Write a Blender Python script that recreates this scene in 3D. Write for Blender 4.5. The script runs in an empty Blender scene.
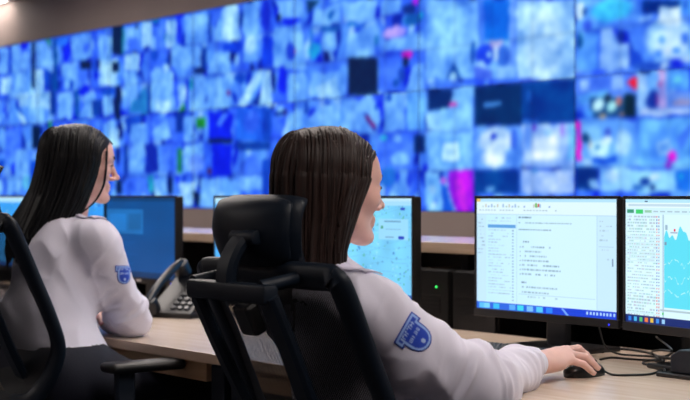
import bpy, bmesh, math, random
import numpy as np
from mathutils import Vector, Matrix
from mathutils.bvhtree import BVHTree
R_ = random.Random(7)
sc = bpy.context.scene
COL = sc.collection
rad = math.radians

# ------------------------------------------------------------------ materials
def lin(c):
    return tuple(((v/255)/12.92 if v/255 <= .04045 else ((v/255+.055)/1.055)**2.4) for v in c)
def mat(name, rgb, rough=.5, metal=0., spec=.5, noise=None, bump=None, coat=0., sheen=0., sss=0.):
    """rgb in 0-255 display values; noise=(scale, amount) gentle colour variation; bump=(scale, strength)"""
    m = bpy.data.materials.new(name); m.use_nodes = True
    nt = m.node_tree; b = nt.nodes['Principled BSDF']
    c = lin(rgb)
    b.inputs['Base Color'].default_value = (*c, 1)
    b.inputs['Roughness'].default_value = rough
    b.inputs['Metallic'].default_value = metal
    b.inputs['Specular IOR Level'].default_value = spec
    b.inputs['Coat Weight'].default_value = coat
    b.inputs['Sheen Weight'].default_value = sheen
    if sss:
        b.inputs['Subsurface Weight'].default_value = sss
        b.inputs['Subsurface Radius'].default_value = (.012, .005, .003)
        b.inputs['Subsurface Scale'].default_value = 1.0
    tc = nt.nodes.new('ShaderNodeTexCoord')
    if noise:
        n = nt.nodes.new('ShaderNodeTexNoise'); n.inputs['Scale'].default_value = noise[0]; n.inputs['Detail'].default_value = 4
        nt.links.new(tc.outputs['Object'], n.inputs['Vector'])
        r = nt.nodes.new('ShaderNodeValToRGB')
        a = noise[1]
        r.color_ramp.elements[0].position = .3; r.color_ramp.elements[1].position = .7
        r.color_ramp.elements[0].color = (*[v*(1-a) for v in c], 1)
        r.color_ramp.elements[1].color = (*[min(1, v*(1+a)) for v in c], 1)
        nt.links.new(n.outputs['Fac'], r.inputs['Fac']); nt.links.new(r.outputs['Color'], b.inputs['Base Color'])
    if bump:
        n2 = nt.nodes.new('ShaderNodeTexNoise'); n2.inputs['Scale'].default_value = bump[0]; n2.inputs['Detail'].default_value = 3
        nt.links.new(tc.outputs['Object'], n2.inputs['Vector'])
        bp = nt.nodes.new('ShaderNodeBump'); bp.inputs['Strength'].default_value = bump[1]; bp.inputs['Distance'].default_value = .004
        nt.links.new(n2.outputs['Fac'], bp.inputs['Height']); nt.links.new(bp.outputs['Normal'], b.inputs['Normal'])
    return m
def mat_emit(name, rgb, strength):
    m = bpy.data.materials.new(name); m.use_nodes = True
    b = m.node_tree.nodes['Principled BSDF']
    b.inputs['Base Color'].default_value = (*lin(rgb), 1)
    b.inputs['Emission Color'].default_value = (*lin(rgb), 1)
    b.inputs['Emission Strength'].default_value = strength
    return m
def mat_screen(name, strength, rough=.35, spec=.4):
    """a lit display: what it shows is stored per vertex in the attribute 'feed'"""
    m = bpy.data.materials.new(name); m.use_nodes = True
    nt = m.node_tree; b = nt.nodes['Principled BSDF']
    b.inputs['Base Color'].default_value = (.004, .004, .005, 1)
    b.inputs['Roughness'].default_value = rough
    b.inputs['Specular IOR Level'].default_value = spec
    a = nt.nodes.new('ShaderNodeAttribute'); a.attribute_name = 'feed'
    nt.links.new(a.outputs['Color'], b.inputs['Emission Color'])
    b.inputs['Emission Strength'].default_value = strength
    return m
def mat_attr(name, rough=.7, bump=None, sheen=0.):
    """dyed cloth / printed patch whose colour is stored per vertex in 'feed'"""
    m = bpy.data.materials.new(name); m.use_nodes = True
    nt = m.node_tree; b = nt.nodes['Principled BSDF']
    b.inputs['Roughness'].default_value = rough
    b.inputs['Sheen Weight'].default_value = sheen
    a = nt.nodes.new('ShaderNodeAttribute'); a.attribute_name = 'feed'
    nt.links.new(a.outputs['Color'], b.inputs['Base Color'])
    return m
def mat_wood(name, c1, c2, rough=.3):
    m = bpy.data.materials.new(name); m.use_nodes = True
    nt = m.node_tree; b = nt.nodes['Principled BSDF']
    tc = nt.nodes.new('ShaderNodeTexCoord'); mp = nt.nodes.new('ShaderNodeMapping')
    mp.inputs['Scale'].default_value = (2.2, 26, 26)
    n = nt.nodes.new('ShaderNodeTexNoise'); n.inputs['Scale'].default_value = 1.6; n.inputs['Detail'].default_value = 6; n.inputs['Distortion'].default_value = .6
    r = nt.nodes.new('ShaderNodeValToRGB')
    r.color_ramp.elements[0].position = .32; r.color_ramp.elements[0].color = (*lin(c1), 1)
    r.color_ramp.elements[1].position = .68; r.color_ramp.elements[1].color = (*lin(c2), 1)
    nt.links.new(tc.outputs['Object'], mp.inputs['Vector']); nt.links.new(mp.outputs['Vector'], n.inputs['Vector'])
    nt.links.new(n.outputs['Fac'], r.inputs['Fac']); nt.links.new(r.outputs['Color'], b.inputs['Base Color'])
    b.inputs['Roughness'].default_value = rough
    return m
def mat_net(name, rgb, pitch, hole):
    """woven chair mesh: small rhombic holes cut through by a repeating pattern in the cloth's own UVs (metres)"""
    m = bpy.data.materials.new(name); m.use_nodes = True
    nt = m.node_tree; b = nt.nodes['Principled BSDF']; out = nt.nodes['Material Output']
    b.inputs['Base Color'].default_value = (*lin(rgb), 1); b.inputs['Roughness'].default_value = .65
    uv = nt.nodes.new('ShaderNodeUVMap'); uv.uv_map = 'UVMap'
    sp = nt.nodes.new('ShaderNodeSeparateXYZ'); nt.links.new(uv.outputs['UV'], sp.inputs['Vector'])
    def M(op, a, bb=None):
        n = nt.nodes.new('ShaderNodeMath'); n.operation = op
        for i, v in enumerate((a, bb)):
            if v is None: continue
            if isinstance(v, (int, float)): n.inputs[i].default_value = v
            else: nt.links.new(v, n.inputs[i])
        return n.outputs[0]
    sx = M('SINE', M('MULTIPLY', sp.outputs['X'], 2*math.pi/pitch))
    sy = M('SINE', M('MULTIPLY', sp.outputs['Y'], 2*math.pi/pitch))
    f = M('GREATER_THAN', M('MULTIPLY', sx, sy), hole)
    tr = nt.nodes.new('ShaderNodeBsdfTransparent'); mx = nt.nodes.new('ShaderNodeMixShader')
    nt.links.new(f, mx.inputs[0]); nt.links.new(b.outputs[0], mx.inputs[1]); nt.links.new(tr.outputs[0], mx.inputs[2])
    nt.links.new(mx.outputs[0], out.inputs['Surface'])
    return m

# ------------------------------------------------------------------ objects
def put(name, verts, faces, m=None, parent=None, smooth=False, loc=None):
    me = bpy.data.meshes.new(name)
    me.from_pydata([tuple(map(float, v)) for v in verts], [], [tuple(map(int, f)) for f in faces])
    if m: me.materials.append(m)
    if smooth: me.shade_smooth()
    me.update()
    o = bpy.data.objects.new(name, me); COL.objects.link(o)
    if parent: o.parent = parent
    if loc is not None: o.location = loc
    return o
def empty(name, loc=(0, 0, 0), rz=0):
    o = bpy.data.objects.new(name, None); COL.objects.link(o)
    o.location = loc; o.rotation_euler = (0, 0, rz); o.empty_display_size = .1
    return o
def tag(o, label=None, cat=None, group=None, kind=None):
    if label: o['label'] = label
    if cat: o['category'] = cat
    if group: o['group'] = group
    if kind: o['kind'] = kind
    return o
class MB:
    """collects pieces of one part in one mesh"""
    def __init__(s): s.bm = bmesh.new()
    def box(s, c, d, bev=0., rot=None, seg=2):
        t = bmesh.new(); bmesh.ops.create_cube(t, size=1)
        bmesh.ops.scale(t, vec=d, verts=t.verts)
        if bev: bmesh.ops.bevel(t, geom=list(t.edges), offset=min(bev, min(d)*.49), segments=seg, profile=.5, affect='EDGES')
        if rot is not None: bmesh.ops.transform(t, matrix=rot.to_4x4(), verts=t.verts)
        bmesh.ops.translate(t, vec=c, verts=t.verts)
        s._merge(t); return s
    def cyl(s, a, b, r0, r1=None, n=20, bev=0):
        a = Vector(a); b = Vector(b); r1 = r0 if r1 is None else r1
        t = bmesh.new(); L = (b-a).length
        bmesh.ops.create_cone(t, cap_ends=True, cap_tris=False, segments=n, radius1=r0, radius2=r1, depth=L)
        if bev: bmesh.ops.bevel(t, geom=[e for e in t.edges if e.calc_face_angle(0) > .6], offset=bev, segments=2, profile=.5, affect='EDGES')
        q = Vector((0, 0, 1)).rotation_difference((b-a).normalized())
        bmesh.ops.transform(t, matrix=Matrix.Translation((a+b)/2) @ q.to_matrix().to_4x4(), verts=t.verts)
        s._merge(t); return s
    def tube(s, pts, r, n=8, cap=True):
        v, f = tube_vf(pts, r, n, cap); s.vf(v, f); return s
    def vf(s, v, f):
        vs = [s.bm.verts.new(tuple(map(float, p))) for p in v]
        for q in f:
            try: s.bm.faces.new([vs[i] for i in q])
            except ValueError: pass
        return s
    def prism(s, outline, y0, y1, bev=0.):
        """outline in (x,z), extruded along y"""
        t = bmesh.new()
        a = [t.verts.new((x, y0, z)) for x, z in outline]; b = [t.verts.new((x, y1, z)) for x, z in outline]
        t.faces.new(a); t.faces.new(b[::-1]); n = len(a)
        for i in range(n): t.faces.new((a[i], b[i], b[(i+1) % n], a[(i+1) % n]))
        bmesh.ops.recalc_face_normals(t, faces=t.faces)
        if bev: bmesh.ops.bevel(t, geom=[e for e in t.edges if e.calc_face_angle(0) > .6], offset=bev, segments=2, profile=.5, affect='EDGES')
        s._merge(t); return s
    def _merge(s, t):
        me = bpy.data.meshes.new('tmp'); t.to_mesh(me); t.free(); s.bm.from_mesh(me); bpy.data.meshes.remove(me)
    def build(s, name, m, parent=None, smooth=False, loc=None, angle=None):
        me = bpy.data.meshes.new(name); bmesh.ops.recalc_face_normals(s.bm, faces=s.bm.faces)
        s.bm.to_mesh(me); s.bm.free(); me.materials.append(m)
        if smooth: me.shade_smooth()
        if angle: me.shade_smooth(); me.set_sharp_from_angle(angle=rad(angle))
        o = bpy.data.objects.new(name, me); COL.objects.link(o)
        if parent: o.parent = parent
        if loc is not None: o.location = loc
        return o
def catmull(P, n=8, closed=False):
    P = [np.array(p, float) for p in P]; out = []; N = len(P)
    for i in range(N if closed else N-1):
        if closed: a, b, c, d = P[(i-1) % N], P[i], P[(i+1) % N], P[(i+2) % N]
        else: a, b, c, d = P[max(i-1, 0)], P[i], P[i+1], P[min(i+2, N-1)]
        for k in range(n):
            t = k/n
            out.append(.5*((2*b)+(-a+c)*t+(2*a-5*b+4*c-d)*t*t+(-a+3*b-3*c+d)*t**3))
    if not closed: out.append(P[-1])
    return out
def frames(pts, closed=False):
    pts = np.array(pts, float); n = len(pts); T = np.zeros_like(pts)
    for i in range(n):
        a, b = (pts[(i-1) % n], pts[(i+1) % n]) if closed else (pts[max(i-1, 0)], pts[min(i+1, n-1)])
        T[i] = (b-a)/(np.linalg.norm(b-a)+1e-12)
    return pts, T
def tube_vf(pts, r, n=8, cap=True):
    pts, T = frames(pts); m = len(pts)
    r = np.full(m, r) if np.isscalar(r) else np.array(r)
    up = np.array([0, 0, 1.]) if abs(T[0][2]) < .9 else np.array([1., 0, 0])
    A = np.cross(T[0], up); A /= np.linalg.norm(A)
    v = []; f = []
    for i in range(m):
        A = A-T[i]*A.dot(T[i]); A /= np.linalg.norm(A)+1e-12; B = np.cross(T[i], A)
        for k in range(n):
            t = 2*math.pi*k/n; v.append(pts[i]+r[i]*(A*math.cos(t)+B*math.sin(t)))
    for i in range(m-1):
        for k in range(n):
            f.append((i*n+k, i*n+(k+1) % n, (i+1)*n+(k+1) % n, (i+1)*n+k))
    if cap: f.append(tuple(range(n))[::-1]); f.append(tuple((m-1)*n+k for k in range(n)))
    return v, f
def sweep_rect(pts, wdir, w, d, closed=False):
    """bar of section w (along wdir, roughly) x d swept along pts; rounded a little"""
    pts, T = frames(pts, closed); m = len(pts); v = []; f = []
    b = .3*min(w, d)
    sec = [(-w/2+b, -d/2), (w/2-b, -d/2), (w/2, -d/2+b), (w/2, d/2-b), (w/2-b, d/2), (-w/2+b, d/2), (-w/2, d/2-b), (-w/2, -d/2+b)]
    for i in range(m):
        W = np.array(wdir(i, pts[i]) if callable(wdir) else wdir, float); W = W-T[i]*W.dot(T[i]); W /= np.linalg.norm(W)+1e-12
        D = np.cross(T[i], W)
        for a, c in sec: v.append(pts[i]+W*a+D*c)
    n = 8
    for i in range(m if closed else m-1):
        j = (i+1) % m
        for k in range(n): f.append((i*n+k, i*n+(k+1) % n, j*n+(k+1) % n, j*n+k))
    if not closed: f.append(tuple(range(n))[::-1]); f.append(tuple((m-1)*n+k for k in range(n)))
    return v, f

# ------------------------------------------------------------------ painted grids (what displays show)
def grid_obj(name, w, h, nx, nz, paint, m, parent, loc=(0, 0, 0)):
    """flat grid in local XZ, facing -Y; paint(X,Z)->(N,3) display colours 0-255, X,Z in metres from the lower left corner"""
    xs = np.linspace(0, w, nx+1); zs = np.linspace(0, h, nz+1)
    X, Z = np.meshgrid(xs, zs); X = X.ravel(); Z = Z.ravel()
    me = bpy.data.meshes.new(name)
    nv = len(X); co = np.stack([X, 0*X, Z], 1).astype(np.float32)
    i = np.arange(nx*nz); r = i//nx; c = i % nx; a = r*(nx+1)+c
    q = np.stack([a, a+1, a+nx+2, a+nx+1], 1).astype(np.int32)
    me.vertices.add(nv); me.vertices.foreach_set('co', co.ravel())
    me.loops.add(q.size); me.loops.foreach_set('vertex_index', q.ravel())
    me.polygons.add(len(q)); me.polygons.foreach_set('loop_start', np.arange(0, q.size, 4, dtype=np.int32))
    me.update(calc_edges=True); me.validate()
    set_feed(me, paint(X, Z))
    me.materials.append(m)
    o = bpy.data.objects.new(name, me); COL.objects.link(o)
    if parent: o.parent = parent
    o.location = loc
    return o
def set_feed(me, rgb):
    c = np.clip(np.asarray(rgb, float)/255, 0, 1)
    c = np.where(c <= .04045, c/12.92, ((c+.055)/1.055)**2.4)
    at = me.attributes.new('feed', 'FLOAT_COLOR', 'POINT')
    at.data.foreach_set('color', np.concatenate([c, np.ones((len(c), 1))], 1).astype(np.float32).ravel())
def in_poly(X, Z, P):
    ins = np.zeros(len(X), bool); n = len(P)
    for i in range(n):
        x0, z0 = P[i]; x1, z1 = P[(i+1) % n]
        if z0 == z1: continue
        c = ((z0 > Z) != (z1 > Z)) & (X < (x1-x0)*(Z-z0)/(z1-z0)+x0)
        ins ^= c
    return ins
def rect(C, X, Z, x0, z0, x1, z1, col): C[(X >= x0) & (X <= x1) & (Z >= z0) & (Z <= z1)] = col

# ------------------------------------------------------------------ implicit surfaces for the figures
def smin(a, b, k):
    if k <= 0: return np.minimum(a, b)
    h = np.maximum(k-np.abs(a-b), 0)/k
    return np.minimum(a, b)-h*h*k*.25
class Cap:
    def __init__(s, a, b, ra, rb=None, k=.02, sub=False):
        s.a = np.array(a, np.float32); s.b = np.array(b, np.float32); s.ra = ra; s.rb = ra if rb is None else rb; s.k = k; s.sub = sub
    def box(s):
        r = max(s.ra, s.rb); return np.minimum(s.a, s.b)-r, np.maximum(s.a, s.b)+r
    def ev(s, x, y, z, g):
        d = s.b-s.a; L = float(d.dot(d))+1e-12
        px, py, pz = x-s.a[0], y-s.a[1], z-s.a[2]
        t = np.clip((px*d[0]+py*d[1]+pz*d[2])/L, 0, 1)
        return np.sqrt((px-t*d[0])**2+(py-t*d[1])**2+(pz-t*d[2])**2)-(s.ra+g+(s.rb-s.ra)*t)
    def tr(s, R, T):
        return Cap(R @ s.a+T, R @ s.b+T, s.ra, s.rb, s.k, s.sub)
class Ell:
    def __init__(s, c, r, k=.02, R=None, sub=False):
        s.c = np.array(c, np.float32); s.r = np.array(r, np.float32); s.k = k; s.R = np.eye(3) if R is None else np.array(R); s.sub = sub
    def box(s):
        m = np.sqrt(((s.R*s.r)**2).sum(1)); return s.c-m, s.c+m
    def ev(s, x, y, z, g):
        px, py, pz = x-s.c[0], y-s.c[1], z-s.c[2]; M = s.R.T.astype(np.float32); r = s.r+g
        a = M[0, 0]*px+M[0, 1]*py+M[0, 2]*pz; b = M[1, 0]*px+M[1, 1]*py+M[1, 2]*pz; c = M[2, 0]*px+M[2, 1]*py+M[2, 2]*pz
        k0 = np.sqrt((a/r[0])**2+(b/r[1])**2+(c/r[2])**2); k1 = np.sqrt((a/r[0]**2)**2+(b/r[1]**2)**2+(c/r[2]**2)**2)+1e-9
        return k0*(k0-1)/k1
    def tr(s, R, T):
        return Ell(R @ s.c+T, s.r, s.k, R @ s.R, s.sub)
def rot_euler(x=0, y=0, z=0): return np.array(Matrix.Rotation(rad(z), 3, 'Z') @ Matrix.Rotation(rad(y), 3, 'Y') @ Matrix.Rotation(rad(x), 3, 'X'))
def field(prims, lo, hi, h, grow=0.):
    lo = np.array(lo, float); hi = np.array(hi, float)
    n = np.ceil((hi-lo)/h).astype(int)+1
    ax = [(lo[i]+h*np.arange(n[i])).astype(np.float32) for i in range(3)]
    F = np.full(n, 1., np.float32)
    for p in prims:
        b0, b1 = p.box(); m = p.k+3*h+abs(grow)+.004
        i0 = np.clip(np.floor((b0-m-lo)/h).astype(int), 0, n); i1 = np.clip(np.ceil((b1+m-lo)/h).astype(int)+1, 0, n)
        if np.any(i1 <= i0): continue
        sl = tuple(slice(i0[j], i1[j]) for j in range(3))
        x = ax[0][sl[0]][:, None, None]; y = ax[1][sl[1]][None, :, None]; z = ax[2][sl[2]][None, None, :]
        d = p.ev(x, y, z, 0 if p.sub else grow)
        if p.sub: F[sl] = -smin(-F[sl], d, p.k)
        else: F[sl] = smin(F[sl], d, p.k)
    return F, lo
def nets(F, lo, h):
    """naive surface nets -> verts, quads"""
    ins = F < 0; n = np.array(F.shape)
    s = np.zeros(n-1, np.int8)
    for dx in (0, 1):
        for dy in (0, 1):
            for dz in (0, 1):
                s += ins[dx:n[0]-1+dx, dy:n[1]-1+dy, dz:n[2]-1+dz]
    act = (s > 0) & (s < 8); I = np.argwhere(act)
    idx = np.full(act.shape, -1, np.int64); idx[act] = np.arange(len(I))
    acc = np.zeros((len(I), 3)); cnt = np.zeros(len(I))
    C = [(a, b, c) for a in (0, 1) for b in (0, 1) for c in (0, 1)]
    for a in C:
        for ax in range(3):
            if a[ax]: continue
            b = list(a); b[ax] = 1
            fa = F[I[:, 0]+a[0], I[:, 1]+a[1], I[:, 2]+a[2]]; fb = F[I[:, 0]+b[0], I[:, 1]+b[1], I[:, 2]+b[2]]
            cr = (fa < 0) != (fb < 0); t = fa/(fa-fb+1e-20)
            p = np.tile(np.array(a, float), (len(I), 1)); p[:, ax] += t
            acc[cr] += p[cr]; cnt[cr] += 1
    V = lo+h*(I+acc/cnt[:, None])
    Q = []
    for ax in range(3):
        o1, o2 = [(1, 2), (2, 0), (0, 1)][ax]
        e = [slice(None)]*3; e[ax] = slice(0, n[ax]-1); g = [slice(None)]*3; g[ax] = slice(1, n[ax])
        A = ins[tuple(e)]; B = ins[tuple(g)]
        X = np.argwhere(A != B)
        X = X[(X[:, o1] > 0) & (X[:, o2] > 0) & (X[:, o1] < n[o1]-1) & (X[:, o2] < n[o2]-1)]
        if not len(X): continue
        def at(d1, d2):
            Y = X.copy(); Y[:, o1] += d1; Y[:, o2] += d2; return idx[Y[:, 0], Y[:, 1], Y[:, 2]]
        q = np.stack([at(-1, -1), at(0, -1), at(0, 0), at(-1, 0)], 1)
        fl = ~A[X[:, 0], X[:, 1], X[:, 2]]
        q[fl] = q[fl][:, ::-1]
        Q.append(q)
    return V, np.concatenate(Q) if Q else np.zeros((0, 4), int)
def relax(V, Q, it=2, lam=.5):
    e = np.concatenate([Q[:, [0, 1]], Q[:, [1, 2]], Q[:, [2, 3]], Q[:, [3, 0]]]); e = np.concatenate([e, e[:, ::-1]])
    c = np.bincount(e[:, 0], minlength=len(V)).astype(float)
    for _ in range(it):
        A = np.stack([np.bincount(e[:, 0], weights=V[e[:, 1], i], minlength=len(V)) for i in range(3)], 1)/np.maximum(c, 1)[:, None]
        V = V+lam*(A-V)
    return V
def vnormals(V, Q):
    n = np.cross(V[Q[:, 2]]-V[Q[:, 0]], V[Q[:, 3]]-V[Q[:, 1]])
    N = np.zeros_like(V)
    for i in range(4): np.add.at(N, Q[:, i], n)
    return N/(np.linalg.norm(N, axis=1)[:, None]+1e-12)
def blob(prims, lo, hi, h, grow=0., it=2):
    F, o = field(prims, lo, hi, h, grow); V, Q = nets(F, o, h)
    return relax(V, Q, it), Q
def cut(V, Q, keep):
    """drop the quads whose middle fails keep(P)"""
    return V, Q[keep(V[Q].mean(1))]
def join(parts):
    Vs = []; Qs = []; n = 0
    for V, Q in parts:
        Vs.append(V); Qs.append(Q+n); n += len(V)
    V = np.concatenate(Vs); Q = np.concatenate(Qs)
    u = np.unique(Q); m = np.full(len(V), -1); m[u] = np.arange(len(u))
    return V[u], m[Q]
def put_quads(name, V, Q, m, parent=None, smooth=True):
    me = bpy.data.meshes.new(name); Q = np.asarray(Q, np.int32)
    me.vertices.add(len(V)); me.vertices.foreach_set('co', np.asarray(V, np.float32).ravel())
    me.loops.add(Q.size); me.loops.foreach_set('vertex_index', Q.ravel())
    me.polygons.add(len(Q)); me.polygons.foreach_set('loop_start', np.arange(0, Q.size, 4, dtype=np.int32))
    me.update(calc_edges=True); me.validate()
    if smooth: me.shade_smooth()
    me.materials.append(m)
    o = bpy.data.objects.new(name, me); COL.objects.link(o)
    if parent:
        o.parent = parent
        o.matrix_parent_inverse = Matrix.Translation(-Vector(parent.location))
    return o
def vnoise(P, scale, seed=0):
    """smooth value noise in 3-D, -1..1"""
    P = np.asarray(P)*scale+1000.; i = np.floor(P).astype(np.int64); f = P-i; f = f*f*(3-2*f)
    def hsh(a, b, c):
        n = (a*73856093 ^ b*19349663 ^ c*83492791 ^ (seed*2654435761)) & 0xffffffff
        n = (n ^ (n >> 13))*1274126177 & 0xffffffff; n = n ^ (n >> 16)
        return (n & 0xffff)/32767.5-1
    r = 0
    for dx in (0, 1):
        for dy in (0, 1):
            for dz in (0, 1):
                w = (f[:, 0] if dx else 1-f[:, 0])*(f[:, 1] if dy else 1-f[:, 1])*(f[:, 2] if dz else 1-f[:, 2])
                r = r+w*hsh(i[:, 0]+dx, i[:, 1]+dy, i[:, 2]+dz)
    return r
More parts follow.
